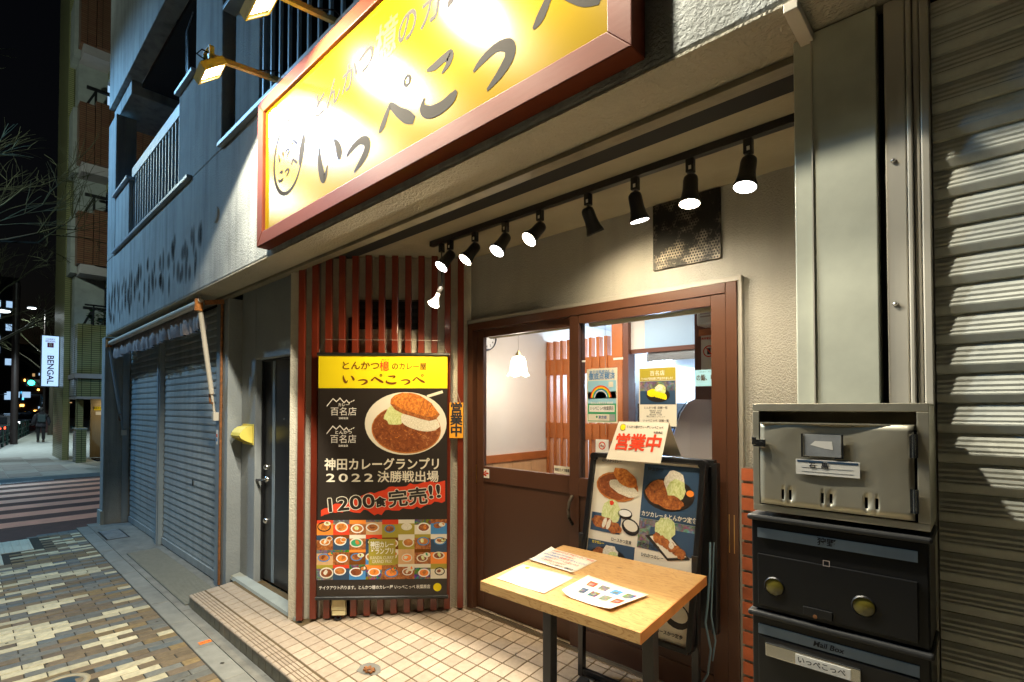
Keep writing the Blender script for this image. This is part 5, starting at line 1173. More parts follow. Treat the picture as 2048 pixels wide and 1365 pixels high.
for r_ in range(2):
    for c_ in range(4):
        u0 = .14+.215*c_+.0*r_; v0 = .60-.33*r_; b = MB().use(['print_red', 'print_photo2', 'print_blue', 'print_photo', 'print_navy', 'print_photo', 'print_photo2', 'print_red'][r_*4+c_])
        f = lambda u, v: S3(u, v)+Vector((0, 0, .0012))
        b.add([f(u0, v0), f(u0+.15, v0), f(u0+.15, v0+.20), f(u0, v0+.20)], [(0, 1, 2, 3)]); b.use('print_photo2'); g_ = lambda u, v: S3(u, v)+Vector((0, 0, .0017)); b.add([g_(u0+.03, v0+.03), g_(u0+.12, v0+.04), g_(u0+.11, v0+.13), g_(u0+.04, v0+.12)], [(0, 1, 2, 3)]); b.build('photo', o3)
        p = S3(u0+.075, v0-.035); text(o3, ['蒲田本店', '大門店', '銀座店', '浅草橋店', '飯田橋店', '秋葉原店', '八丁堀店', '東日本橋'][r_*4+c_], p, U3, V3, .010, 'ink_black', 0, depth=.0018)

# ================================================================ MENU BOARD
mb_ = thing('menu_board', 'black A-frame menu board with plastic-covered food photos behind the table', 'menu board', (-1.37, 2.45, .2))
T0 = Vector((-1.70, 2.53, 1.455)); T1 = Vector((-1.02, 2.53, 1.455)); B0 = Vector((-1.715, 2.37, .56)); B1 = Vector((-1.035, 2.37, .56))
MU = Vector((1, 0, 0)); MV = (T0-B0); MV.x = 0; Lm = MV.length; MV.normalize(); MN = MU.cross(MV)
def mp_(u, v, d=0.): return B0.lerp(B1, u)+(T0-B0)*v+MN*d
bb = .042
def fbar(p, q, w_=.03): return MB().use('black_plastic').bar(p, q, w_, bb, up=tuple(MN)) 
fbar(mp_(.02, 0), mp_(.98, 0)).build('frame_bar', mb_, bevel=.006); fbar(mp_(.03, .985), mp_(.97, .985)).build('frame_bar', mb_, bevel=.006)
fbar(mp_(.022, .0), mp_(.022, .985)).build('frame_bar', mb_, bevel=.006); fbar(mp_(.978, .0), mp_(.978, .985)).build('frame_bar', mb_, bevel=.006)
b = MB().use('black_plastic')
for (u, v) in ((.03, .975), (.97, .975)): c = mp_(u, v); b.cyl(c-MN*.021, c+MN*.021, .022, n=14)
b.build('corner', mb_)
b = MB().use('print_cream'); b.add([mp_(.03, .01), mp_(.97, .01), mp_(.97, .975), mp_(.03, .975)], [(0, 1, 2, 3)]); b.add([mp_(.03, .01, -.012), mp_(.03, .975, -.012), mp_(.97, .975, -.012), mp_(.97, .01, -.012)], [(0, 1, 2, 3)]); b.build('poster', mb_)
E1 = .001
b = MB()
def mrect(m, u0, v0, u1, v1, d): b.use(m); b.add([mp_(u0, v0, d), mp_(u1, v0, d), mp_(u1, v1, d), mp_(u0, v1, d)], [(0, 1, 2, 3)])
def mdisc(m, u, v, rx, rz, d, rot=0., jag=0., n=18): disc(b.use(m), mp_(u, v), MU, MV, rx, rz, d, n, rot, jag)
mrect('print_navy', .50, .64, .965, .955, E1); mrect('print_photo2', .50, .47, .965, .638, E1); mrect('print_navy', .60, .47, .965, .60, E1*1.5)
mrect('print_navy', .05, .33, .485, .465, E1)
# top left curry
mdisc('print_curry2', .27, .80, .135, .080, .0015, -.1); mdisc('print_curry', .27, .80, .125, .070, .0018, -.1, .02); mdisc('print_rice', .33, .795, .10, .035, .0021, -.3, .06); mdisc('print_katsu', .34, .86, .085, .042, .0024, -.45, .06)
# top right plate
mdisc('print_black', .72, .79, .14, .085, .0015); mdisc('print_katsu2', .64, .80, .075, .06, .0018, .3, .08); mdisc('print_rice', .76, .86, .055, .065, .0021, 0, .08); mdisc('print_cabbage', .78, .82, .05, .06, .0024, 0, .1); mdisc('print_katsu2', .74, .75, .075, .035, .0027, -.1, .1); mdisc('print_orange', .89, .81, .02, .016, .003)
# mid left set meal
mrect('print_navy', .06, .52, .34, .63, .0013); mdisc('print_cabbage', .24, .645, .06, .065, .0018, 0, .1); mdisc('print_black', .37, .645, .045, .028, .0018); mdisc('print_white', .37, .65, .038, .018, .0021); mdisc('print_katsu2', .17, .575, .07, .035, .0021, -.1, .12); mdisc('print_katsu2', .28, .555, .05, .03, .0022, -.1, .12); mdisc('print_black', .43, .575, .055, .042, .0021, -.3); mdisc('print_cream', .43, .583, .044, .028, .0024, -.3); mdisc('print_rice', .19, .575, .012, .03, .0024, -.3); mdisc('print_rice', .23, .57, .012, .03, .0024, -.3)
mdisc('print_red', .24, .70, .014, .012, .0024, 0, .2)
# mid right plate
b.use('print_black'); b.add([mp_(.56, .545, .0016), mp_(.76, .43, .0016), mp_(.93, .46, .0016), mp_(.74, .585, .0016)], [(0, 1, 2, 3)]); b.use('print_cream'); b.add([mp_(.60, .545, .0018), mp_(.76, .445, .0018), mp_(.90, .47, .0018), mp_(.74, .575, .0018)], [(0, 1, 2, 3)])
mdisc('print_cabbage', .72, .60, .055, .055, .0021, 0, .1)
for q in range(6): mdisc('print_katsu2', .66+.04*q, .545-.013*q, .022, .026, .0024+.0001*q, 0, .12)
mdisc('print_rice', .78, .515, .014, .017, .0032)
# lower ones
mdisc('print_black', .25, .37, .12, .06, .0015); mdisc('print_katsu2', .18, .38, .05, .04, .0018, 0, .1); mdisc('print_rice', .27, .40, .05, .045, .0021, 0, .1); mdisc('print_cabbage', .3, .37, .04, .04, .0022, 0, .1)
mdisc('print_cabbage', .63, .33, .06, .05, .0015, 0, .1); mdisc('print_katsu2', .72, .34, .06, .04, .0018, -.3, .1); mdisc('print_katsu2', .80, .31, .05, .035, .0019, -.3, .1); mdisc('print_curry2', .60, .28, .09, .04, .0017)
mdisc('print_black', .86, .16, .075, .06, .0016, -.4); mdisc('print_cream', .86, .175, .062, .042, .0019, -.4); mrect('print_navy', .5, .12, .74, .22, .0013)
b.build('food_photos', mb_)
for (s, u, v, w_, c, sz) in (('ロースかつカレー', .20, .955, .125, 'ink_black', .021), ('ロースかつ定食', .36, .485, .125, 'ink_black', .021), ('ひれかつカレー', .635, .435, .125, 'ink_black', .021), ('カツカレー＆とんかつ定食', .735, .665, .30, 'print_cream', .030), ('カツカレー', .15, .45, .08, 'print_yellow', .018), ('ロースかつ定食', .82, .055, .14, 'ink_black', .022), ('特上かつ', .60, .925, .09, 'ink_black', .02), ('特選かれかつ', .60, .445 if 0 else .49, .12, 'ink_black', .022)):
    text(mb_, s, mp_(u, v), MU, MV, sz, c, .0005, width=w_, depth=.0034)
b = MB().use('film'); nu = 14; vs = [mp_(.03+.94*i/nu, .01+.96*j/18, .008+.0035*math.sin(i*1.1+j*.6)+.003*math.sin(j*.9-i*.5)) for j in range(19) for i in range(nu+1)]
b.add(vs, [(j*(nu+1)+i, j*(nu+1)+i+1, (j+1)*(nu+1)+i+1, (j+1)*(nu+1)+i) for j in range(18) for i in range(nu)], True); b.build('clear_cover', mb_)
# legs and foot bar, and the rear panel of the A
for x in (-1.712, -1.045): MB().use('black_plastic').bar((x, 2.43, zp(2.43)), (x, 2.44, 1.0), .034, .034).build('leg', mb_, bevel=.003)
MB().use('black_plastic').bar((-1.695, 2.43, zp(2.43)+.03), (-1.062, 2.43, zp(2.43)+.03), .03, .03).build('foot_bar', mb_, bevel=.003)
b = MB().use('black_plastic'); b.bar((-1.0, 2.565, .60), (-1.0, 2.575, 1.44), .03, .045); b.bar((-1.66, 2.575, 1.44), (-1.0, 2.575, 1.44), .045, .03); b.build('rear_frame', mb_, bevel=.004)
b = MB().use('black_satin'); b.box(-1.66, 2.58, .6, -1.02, 2.588, 1.42); b.build('rear_panel', mb_)
cb2 = MB().use('cable_blue'); cb2.tube([(-1.0, 2.50, 1.06), (-.99, 2.47, .95), (-.995, 2.46, .8), (-1.01, 2.46, .68), (-.985, 2.46, .56), (-1.0, 2.46, .44), (-1.04, 2.46, .36), (-1.06, 2.46, .25), (-1.06, 2.47, .205)], .0055, 8); cb2.tube([(-.985, 2.51, 1.06), (-.985, 2.49, .9), (-.99, 2.48, .72), (-.97, 2.48, .6), (-.985, 2.48, .5)], .004, 6); one('power_cable', cb2, 'blue-grey power cable hanging beside the menu board', 'cable')
# tent card: red 営業中
tc = thing('open_tent_sign', 'white paper tent sign with big red 営業中 on top of the menu board', 'tent sign', (-1.38, 2.50, 1.46))
A0, A1 = Vector((-1.565, 2.46, 1.430)), Vector((-1.238, 2.46, 1.430)); C0, C1 = Vector((-1.515, 2.515, 1.640)), Vector((-1.215, 2.515, 1.640)); D0, D1 = Vector((-1.50, 2.60, 1.46)), Vector((-1.19, 2.60, 1.46))
b = MB().use('paper_matte'); b.add([A0, A1, C1, C0], [(0, 1, 2, 3)]); b.add([C0, C1, D1, D0], [(0, 1, 2, 3)]); tcp = b.build('paper', tc); m_ = tcp.modifiers.new('t', 'SOLIDIFY'); m_.thickness = .001
TU = (A1-A0).normalized(); TV = (C0-A0); TV = (TV-TU*TV.dot(TU)).normalized(); 
def tp(u, v): return A0.lerp(A1, u).lerp(C0.lerp(C1, u), v)
for i, ch in enumerate('営業中'): text(tc, ch, tp(.20+.295*i, .44), TU, TV, .098, 'print_red', 0, depth=.0018, shear=.12, fat=.0030)
text(tc, 'とんかつ檍のカレー屋いっぺこっぺ', tp(.56, .86), TU, TV, .018, 'ink_black', .0003, width=.215, depth=.0018); text(tc, '秋葉原店', tp(.84, .74), TU, TV, .013, 'ink_black', .0002, depth=.0018)
b = MB().use('print_yellow'); disc(b, tp(.13, .85), TU, TV, .017, .018, .0016, 18); b.use('ink_black'); ring(b, tp(.13, .85), TU, TV, .017, .0195, .0018, 18, 40, 330); b.build('round_logo', tc)

# ================================================================ LETTERBOXES
BX0, BX1, BY0, BY1 = -.453, -.092, 1.42, 1.586
lb = thing('steel_letterbox', 'shiny stainless letterbox with a hanging flap on top of the stack', 'letterbox', (-.27, 1.5, 1.452))
b = MB().use('stainless'); z0, z1 = 1.452, 1.728; t_ = .0035
b.box(BX0, BY0+.006, z0, BX1, BY1, z0+t_); b.box(BX0, BY0+.006, z1-t_, BX1, BY1, z1); b.box(BX0, BY0+.006, z0+t_, BX0+t_, BY1, z1-t_); b.box(BX1-t_, BY0+.006, z0+t_, BX1, BY1, z1-t_); b.box(BX0+t_, BY1-t_, z0+t_, BX1-t_, BY1, z1-t_)
b.build('case', lb, bevel=.0015)
b = MB().use('stainless'); b.box(BX0, BY0, z1-.018, BX1, BY0+.0055, z1+.001); b.box(BX0, BY0, z0, BX1, BY0+.0055, z0+.016); b.box(BX0, BY0, z0+.0165, BX0+.016, BY0+.0055, z1-.0185); b.box(BX1-.021, BY0, z0+.0165, BX1, BY0+.0055, z1-.0185); b.build('front_frame', lb, bevel=.001)
# door with slots cut through
dx0, dx1, dz0, dz1 = BX0+.019, BX1-.026, z0+.020, z1-.048; yd = BY0-.001
slots = [(-.384, -.378), (-.367, -.361), (-.297, -.291), (-.279, -.273), (-.209, -.203), (-.189, -.183)]
xs = sorted([dx0, dx1]+[v for s_ in slots for v in s_]); zs_ = [dz0, dz0+.016, dz0+.041, dz1]
b = MB().use('stainless')
NX = 26
def bend(x, z): u = (x-dx0)/(dx1-dx0); v = (z-dz0)/(dz1-dz0); return -.0022*math.sin(u*8.5+1.2*math.sin(v*3.5))*(.35+.65*v)-.0014*math.sin(v*5+u*3)
grid = sorted(set(xs+[dx0+(dx1-dx0)*i/NX for i in range(NX+1)])); zg = sorted(set(zs_+[dz0+.041+(dz1-dz0-.041)*i/12 for i in range(13)]))
vs = [(x, yd+bend(x, z), z) for z in zg for x in grid]; nx = len(grid); fs = []
for j in range(len(zg)-1):
    for i in range(nx-1):
        cx = (grid[i]+grid[i+1])/2; cz_ = (zg[j]+zg[j+1])/2
        if any(s0 < cx < s1_ for s0, s1_ in slots) and zs_[1] < cz_ < zs_[2]: continue
        fs.append((j*nx+i, j*nx+i+1, (j+1)*nx+i+1, (j+1)*nx+i))
b.add(vs, fs, True); dfl = b.build('flap_door', lb); m_ = dfl.modifiers.new('t', 'SOLIDIFY'); m_.thickness = .0012; m_.offset = 1
MB().use('stainless').box(dx0-.001, yd-.004, dz1-.0015, dx1+.001, yd+.006, dz1+.0015).build('door_lip', lb)
b = MB().use('dark_gap'); b.box(BX0+.01, BY0+.03, z0+.01, BX1-.01, BY0+.032, z1-.06); b.build('inside', lb)
b = MB().use('steel_bright'); px0, px1, pz0, pz1 = -.338, -.249, 1.598, 1.655
b.box(px0, yd-.006, pz0, px0+.004, yd-.003, pz1); b.box(px1-.004, yd-.006, pz0, px1, yd-.003, pz1); b.box(px0+.0045, yd-.006, pz0-.001, px0+.018, yd-.003, pz0+.002); b.box(px1-.018, yd-.006, pz0-.001, px1-.0045, yd-.003, pz0+.002); b.build('card_holder', lb)
b = MB().use('print_grey'); b.box(px0+.005, yd-.0045, pz0+.003, px1-.005, yd-.0035, pz1-.001); b.use('print_white'); b.add([(px0+.02, yd-.0048, pz0+.03), (px0+.05, yd-.0048, pz0+.022), (px0+.068, yd-.0048, pz0+.02), (px0+.066, yd-.0048, pz0+.04), (px0+.03, yd-.0048, pz0+.04)], [(0, 1, 2, 3, 4)]); b.build('torn_card', lb)
b = MB().use('print_white'); b.box(-.350, yd-.0048, 1.555, -.217, yd-.0042, 1.592); nc = b.build('name_card', lb, bevel=.0002)
b = MB().use('print_navy'); b.box(-.347, yd-.0052, 1.585, -.220, yd-.0049, 1.590); b.use('print_grey'); b.box(-.338, yd-.0052, 1.5725, -.23, yd-.0049, 1.5730); b.box(-.338, yd-.0052, 1.5625, -.23, yd-.0049, 1.5630); b.build('printed_lines', nc)
text(nc, '石', (-.314, yd-.0052, 1.5775), X, Z, .014, 'ink_black', .0006); text(nc, '黒', (-.288, yd-.0052, 1.5785), X, Z, .015, 'ink_black', .0006); text(nc, 'POST', (-.285, yd-.0054, 1.5876), X, Z, .004, 'print_white', 0)
b = MB().use('steel_bright'); b.box(BX0+.004, yd-.010, 1.617, BX0+.034, yd-.004, 1.637); b.cyl((BX0+.022, yd-.016, 1.626), (BX0+.022, yd-.004, 1.626), .006, n=12); b.box(BX0+.001, yd-.012, 1.622, BX0+.012, yd-.008, 1.642); b.build('latch', lb, bevel=.001)
for z in (1.635, 1.515): b = MB().use('steel_bright'); b.cyl((BX1-.026, yd-.005, z-.026), (BX1-.026, yd-.005, z+.026), .003, n=8); b.box(BX1-.034, yd-.004, z-.026, BX1-.019, yd-.002, z+.026); b.build('hinge', lb)
def blackbox(z1, label, nm, extra):
    t = thing('black_letterbox', label, 'letterbox', (-.275, 1.5, z1-.246), 'black letterboxes under the steel one'); x0, x1 = -.460, -.095; z0 = z1-.244
    b = MB().use('black_plastic'); b.box(x0, 1.425, z0, x1, 1.586, z1-.014); b.build('case', t, bevel=.004)
    b = MB().use('black_satin'); b.box(x0-.008, 1.412, z1-.014, x1+.006, 1.586, z1); b.build('lid', t, bevel=.005)
    b = MB().use('black_plastic'); b.box(x0+.016, 1.4195, z0+.012, x1-.020, 1.4245, z1-.100 if not extra else z1-.062); b.build('door', t, bevel=.002)
    b = MB().use('print_sky' if 0 else 'jamb_blue'); b.box(x0+.016, 1.4205, z1-.058, x1-.020, 1.4240, z1-.034); s = b.build('slot_plate', t)
    text(s, nm, (-.287, 1.4200, z1-.046), X, Z, .020 if not extra else .018, 'ink_black', .0004, shear=.2 if extra else 0, depth=.0006)
    return t, z0
t1, z0_ = blackbox(1.440, 'black letterbox with two round yellow reflectors under the steel one', '狩野', False)
for x in (-.404, -.214): MB().use('black_metal').lathe([(.022, .003), (.0245, 0)], (x, 1.4192, 1.262), (0, -1, 0), 22).build('reflector_rim', t1); MB().use('reflector').lathe([(.0001, .0018), (.020, .0017), (.0225, .0005)], (x, 1.4192, 1.262), (0, -1, 0), 22).build('reflector', t1)
b = MB().use('ink_faint'); ring(b, (-.288, 1.4192, 1.345), X, Z, .008, .010, .0004, 4, 45, 405); b.build('post_mark', t1)
b = MB().use('black_metal'); b.box(-.338, 1.414, 1.212, -.276, 1.419, 1.232); b.build('latch_plate', t1, bevel=.001); MB().use('rusty').cyl((-.312, 1.413, 1.213), (-.312, 1.4195, 1.213), .005, n=8).build('key_hole', t1)
t2, z0_ = blackbox(1.192, 'lowest black letterbox with handwritten Mail Box and a name slip', 'Mail Box', True)
b = MB().use('steel_bright'); b.box(-.425, 1.412, 1.085, -.22, 1.419, 1.118); b.build('flap', t2, bevel=.002); b = MB().use('print_white'); b.box(-.355, 1.4095, 1.088, -.24, 1.4115, 1.112); s = b.build('name_slip', t2); text(s, 'いっぺこっぺ', (-.30, 1.4092, 1.100), X, Z, .017, 'ink_black', .0003)
b = MB().use('black_metal'); b.box(-.42, 1.5, .02, -.14, 1.585, .94); one('letterbox_stand', b, 'dark stand carrying the stacked letterboxes', 'stand')
# ================================================================ ACROSS THE SIDE STREET
fp = MB().use('concrete_pale')
poly = [(-17.3, -1.2), (-17.2, 2.7), (-17.2, 12), (-140, 12), (-140, 11.6), (-60, 5.1), (-47.3, 3.35), (-29.3, 1.05), (-20, -.4)]
fp.add([(x, y, 0) for x, y in poly], [tuple(range(len(poly)))][::1]); fp.add([(x, y, z) for z in (0, -.15) for x, y in poly], [(i, (i+1) % 9, 9+(i+1) % 9, 9+i) for i in range(9)])
far_p = fp.build('far_pavement', kind='structure')
for i in range(7):
    for j in range(5):
        x = -17.9-1.0*i; y = -.1+.62*j
        if y > 2.2: continue
        MB().use('stone' if (i+j) % 3 else 'concrete_pale').box(x-.49, y-.3, 0, x+.49, y+.3, .006+.0005*((i*7+j) % 3)).build('paving_slab', far_p)
for i in range(3):
    b = MB().use('tactile'); b.box(-17.75, -.9+.3*i, .006, -17.45, -.61+.3*i, .012)
    for q in range(4): b.box(-17.73, -.88+.3*i+.07*q, .012, -17.47, -.85+.3*i+.07*q, .018)
    b.build('tactile_tile', far_p)
b = MB().use('jamb_blue'); b.box(-17.30, -.9, -.095, -17.02, 1.62, -.085)
for i in range(42): b.box(-17.28, -.88+.06*i, -.085, -17.04, -.86+.06*i, -.080)
one('gutter_grate', b, 'long metal gutter grate along the far kerb of the zebra crossing', 'grate')
nb = thing('tiled_building', 'tall tiled apartment building with brick-tiled balconies across the side street', 'building', (-26, 6, 0))
MB().use('tiles_green').box(-24.5, 2.27, 0, -22.0, 2.44, 22).build('corner_fin', nb)
b = MB().use('concrete_pale'); b.box(-24.4, 2.45, 2.45, -21.4, 3.2, 22); b.box(-30, 4.6, 0, -21.6, 14, 22); b.build('core_wall', nb)
b = MB().use('tiles_green'); b.box(-20.9, 2.46, 2.05, -20.6, 12, 2.62); b.box(-22.0, 2.46, 2.05, -20.9, 2.8, 2.62); b.build('entry_band', nb)
b = MB().use('soffit_white'); b.box(-22.6, 2.38, 2.62, -20.50, 12, 2.76); b.box(-22.6, 2.42, 1.98, -20.55, 12, 2.05); b.build('canopy', nb)
b = MB().use('tiles_green'); b.box(-21.1, 2.44, 2.77, -20.6, 12, 4.32); b.build('balcony_front', nb)
b = MB().use('tiles_pale'); b.box(-21.9, 2.425, 2.77, -21.12, 2.5, 4.30); b.box(-21.9, 2.415, 2.07, -20.9, 2.455, 2.6); b.build('pale_tile_panel', nb)
for (z0, z1) in ((5.95, 7.95), (9.15, 11.4), (12.9, 14.9), (16.2, 18.2)):
    b = MB().use('tiles_red'); b.box(-21.1, 2.40, z0+.25, -20.6, 2.78, z1-.12); b.box(-21.1, 2.79, z0+.25, -20.52, 12, z1); b.build('balcony_front', nb)
    b = MB().use('concrete_pale'); b.box(-22.3, 2.30, z0+.02, -21.11, 2.46, z1-.15); b.build('balcony_side', nb)
    b = MB().use('soffit_white'); b.box(-22.3, 2.47, z0-.05, -20.62, 12, z0+.24); b.build('soffit', nb)
    b = MB().use('tiles_green'); b.box(-21.4, 3.2, z0-.30, -20.9, 3.6, z0-.06); b.build('soffit_beam', nb)
for (z0, z1) in ((4.33, 5.9), (7.95, 9.1), (11.4, 12.85), (14.9, 16.15)):
    b = MB().use('rail_dark')
    for i in range(5): b.box(-20.95, 2.8+.45*i, z0, -20.88, 2.86+.45*i, z0+.55)
    b.box(-20.96, 2.6, z0+.5, -20.86, 6, z0+.58); b.bar((-20.92, 2.62, z0), (-20.92, 2.86, z0+.55), .06, .06); b.build('handrail', nb)
b = MB().use('panel_white'); b.box(-21.6, 2.9, 4.9, -21.5, 5, 6.0); b.build('white_panel', nb)
b = MB().use('glow_window'); b.box(-21.75, 2.62, 10.9, -21.65, 6, 12.6); b.build('lit_room', nb)
b = MB().use('tiles_green'); b.box(-21.3, 2.46, .0, -20.62, 2.70, 1.03); b.build('planter_wall', nb)
b = MB().use('concrete_pale'); b.box(-21.32, 2.44, 1.03, -20.6, 2.72, 1.07); b.build('planter_cap', nb)
b = MB().use('tiles_pale'); b.box(-21.25, 2.448, .04, -20.75, 2.458, .98); b.build('pale_tile_panel', nb)
b = MB().use('tiles_green'); b.box(-21.3, 2.50, 1.07, -21.0, 2.66, 2.05); b.build('pillar', nb)
b = MB().use('elev_steel'); b.box(-21.9, 2.95, .05, -21.8, 5.5, 2.0); b.build('entry_wall', nb)
b = MB().use('dark_gap'); b.box(-21.78, 2.98, .02, -20.7, 12, .04); b.box(-21.0, 3.0, 1.98, -20.9, 6, 2.0); b.build('entry_floor', nb)
b = MB().use('print_yellow'); b.box(-21.795, 3.03, 1.62, -21.785, 3.42, 1.74); yb = b.build('yellow_notice', nb); text(nb, '防犯カメラ作動中', (-21.78, 3.225, 1.69), (0, 1, 0), Z, .05, 'ink_black', .001, name='notice_lettering')
b = MB().use('print_white'); b.box(-21.795, 3.08, 1.46, -21.785, 3.30, 1.57); b.build('white_notice', nb)
b = MB().use('stainless'); b.box(-21.79, 3.36, .95, -21.77, 3.48, 1.45); b.build('lift_panel', nb); b = MB().use('glow_red'); b.box(-21.769, 3.385, 1.26, -21.766, 3.44, 1.36); b.build('red_display', nb)
lamp('entry_light', 'AREA', (-21.2, 3.6, 1.96), 16, (1, .82, .5), nb, (-.2, 0, -1), sx=.6, sy=1.2)
pp = thing('balcony_plants', 'leafy green plants behind the tiled balcony parapet across the street', 'plants', (-20.9, 3.0, 4.3))
b = MB().use('leaf'); rr = random.Random(2)
for i in range(260):
    c = Vector((rr.uniform(-21.1, -20.7), rr.uniform(2.75, 4.2), rr.uniform(4.28, 4.95))); a = rr.uniform(0, 6.28); s_ = rr.uniform(.05, .12); u = Vector((math.cos(a), math.sin(a), rr.uniform(-.6, .6))).normalized()*s_; v = Vector((-math.sin(a), math.cos(a), rr.uniform(-.6, .6))).normalized()*s_*.4
    b.add([c-u, c+v, c+u, c-v], [(0, 1, 2, 3)])
o = b.build('foliage', pp); o['kind'] = 'stuff'
b = MB().use('rail_dark')
for i in range(4): b.box(-20.62, 2.8+.5*i, 4.3, -20.58, 2.84+.5*i, 4.95)
b.box(-20.62, 2.6, 4.90, -20.58, 5, 4.95); b.build('plant_rail', pp)
# box sign BENGAL
bs_ = thing('box_sign', 'tall white illuminated box sign reading BENGAL on the far pavement', 'box sign', (-23, 2.03, 2.4))
b = MB().use('rail_dark'); b.box(-23.18, 1.80, 2.40, -23.0, 2.27, 4.13); b.box(-23.14, 2.27, 2.7, -23.06, 2.42, 2.78); b.box(-23.14, 2.27, 3.8, -23.06, 2.42, 3.88); b.build('case', bs_)
b = MB().use('glow_bengal'); b.box(-22.998, 1.825, 2.425, -22.990, 2.245, 4.105); b.build('lit_face', bs_)
cv = (-22.988, 2.035, 2.98); text(bs_, 'BENGAL', cv, (0, 0, -1), (0, 1, 0), .23, 'ink_purple', .004, width=.95, depth=.002)
b = MB().use('logo_magenta'); b.add([(-22.986, 1.955, 3.72), (-22.986, 2.115, 3.72), (-22.986, 2.115, 3.88), (-22.986, 1.955, 3.88)], [(0, 1, 2, 3)]); b.build('logo_patch', bs_)
text(bs_, 'B', (-22.984, 2.035, 3.80), (0, 1, 0), Z, .15, 'print_white', .004, depth=.002); text(bs_, 'CURRY\nBENGAL', (-22.986, 2.035, 3.96), (0, 1, 0), Z, .07, 'logo_magenta', .001, depth=.002)
# street lamps
def street_lamp(loc, h, label, arm, e, col=(.75, .92, 1), head=.22, spot=150, globe=False):
    t = thing('street_lamp', label, 'street lamp', loc, 'street lamps along the avenue'); x, y, z = loc
    b = MB().use('pole_dark'); b.cyl((x, y, z), (x, y, z+h), .075, .05, n=10); b.build('pole', t)
    ax, ay = arm; b = MB().use('pole_dark'); b.tube([(x, y, z+h-.05), (x+ax*.4, y+ay*.4, z+h+.05), (x+ax, y+ay, z+h+.05)], .035, 8); b.build('arm', t)
    b = MB().use('jamb_blue'); b.ellip((x+ax*1.1, y+ay*1.1, z+h+.07), head*1.1, head, .07, 14, 6); b.build('lamp_head', t)
    b = MB().use('glow_white'); b.ellip((x+ax*1.1, y+ay*1.1, z+h+.02), head*.95, head*.85, .05, 14, 6); b.build('lamp_glass', t)
    if globe: lamp('lamp_light', 'POINT', (x+ax*1.1, y+ay*1.1, z+h+.5), e, col, t, size=.2); MB().use('glow_white').ellip((x+ax*1.1, y+ay*1.1, z+h+.18), .16, .16, .16).build('globe', t); return t
    lamp('lamp_light', 'SPOT', (x+ax*1.1, y+ay*1.1, z+h-.10), e, col, t, (0, 0.0, -1), size=.12, spot=spot, blend=.3)
    return t
street_lamp((-38.0, 3.14, 0), 7.1, 'tall street lamp with a single white head beyond the box sign', (-.1, -.5), 1500, col=(.85, 1, .95))
street_lamp((-29.0, .7, 0), 5.55, 'bright street lamp at the left edge over the avenue', (.1, .35), 1500, head=.3)
street_lamp((-10.9, -2.6, -.0), 7.6, 'street lamp on the corner across from the shop, just outside the photo', (.3, .8), 1250, col=(.24, .58, 1), spot=165)
street_lamp((-15.2, -3.4, 0), 7.5, 'added unseen lamp on the far corner, brightening the tiled building', (-.3, .7), 850, col=(.80, .97, .84), globe=True)  # unseen lamp added to light the tiled building, crossing and facade
# street pole and rail
def z0pole(x, y, h, r_, label, m='pole_dark'): b = MB().use(m); b.cyl((x, y, 0), (x, y, h), r_, n=10); return one('utility_pole', b, label, 'pole')
z0pole(-33.1, 1.72, 7.5, .135, 'thick dark pole standing beside the pavement railing', 'pole_dark')
fn = thing('guard_rail', 'dark green pedestrian railing along the avenue kerb', 'railing', (-36, 1.9, 0))
fa, fb = Vector((-27.0, .80, 0)), Vector((-46.0, 3.05, 0))
for i in range(11):
    p = fa.lerp(fb, i/10); MB().use('fence_green').cyl(p, p+Vector((0, 0, .9)), .045, n=8).build('post', fn)
for z in (.88, .5, .2): b = MB().use('fence_green'); b.cyl(fa+Vector((0, 0, z)), fb+Vector((0, 0, z)), .025, n=6); b.build('rail', fn)
# bare trees
def tree(x, y, h, label, seed, spread=1., m='twig', lean=(0, 0), depth=5):
    t = thing('bare_tree', label, 'tree', (x, y, 0), 'bare street trees'); rr = random.Random(seed); tr = MB().use('bark'); tw = MB().use(m)
    tr.tube([(x, y, 0), (x+.03, y+.02, h*.2), (x+lean[0]*.3, y+lean[1]*.3, h*.42)], .16, 8, [.17, .14, .11])
    def grow(p, d, L, r_, k):
        q = p+d*L; mid = p+d*L*.5+Vector((rr.uniform(-.05, .05), rr.uniform(-.05, .05), rr.uniform(-.02, .06)))*L
        (tr if k > 3 else tw).tube([p, mid, q], r_, 5 if k > 3 else 3, [r_, r_*.8, r_*.6])
        if k == 0: return
        for _ in range(rr.choice([2, 3, 3]) if k > 1 else 3):
            nd = (d+Vector((rr.uniform(-.8, .8), rr.uniform(-.8, .8), rr.uniform(-.35, .6)))*.75*spread).normalized(); grow(q if rr.random() < .7 else mid, nd, L*rr.uniform(.62, .85), max(r_*.6, .006), k-1)
    c = Vector((x+lean[0]*.3, y+lean[1]*.3, h*.42))
    for q in range(4):
        a = q*1.57+rr.uniform(-.4, .4); grow(c+Vector((0, 0, rr.uniform(-.4, .3))), Vector((math.cos(a)*.7+lean[0], math.sin(a)*.7+lean[1], .75)).normalized(), h*.20, .06, depth)
    tr.build('trunk', t); tw.build('branches', t); return t
tree(-15.5, -1.6, 9.5, 'large bare tree reaching in from the left edge above the crossing', 3, 1.1, lean=(.0, .35))
tree(-27.5, .35, 8.5, 'bare tree with greenish lit twigs beside the bright street lamp', 8, 1.1, lean=(0, .2))
tree(-42.5, 3.85, 8.0, 'bare tree behind the illuminated box sign', 14, 1.)
tree(-52, 4.9, 8.0, 'farther bare tree along the avenue pavement', 22, 1.)
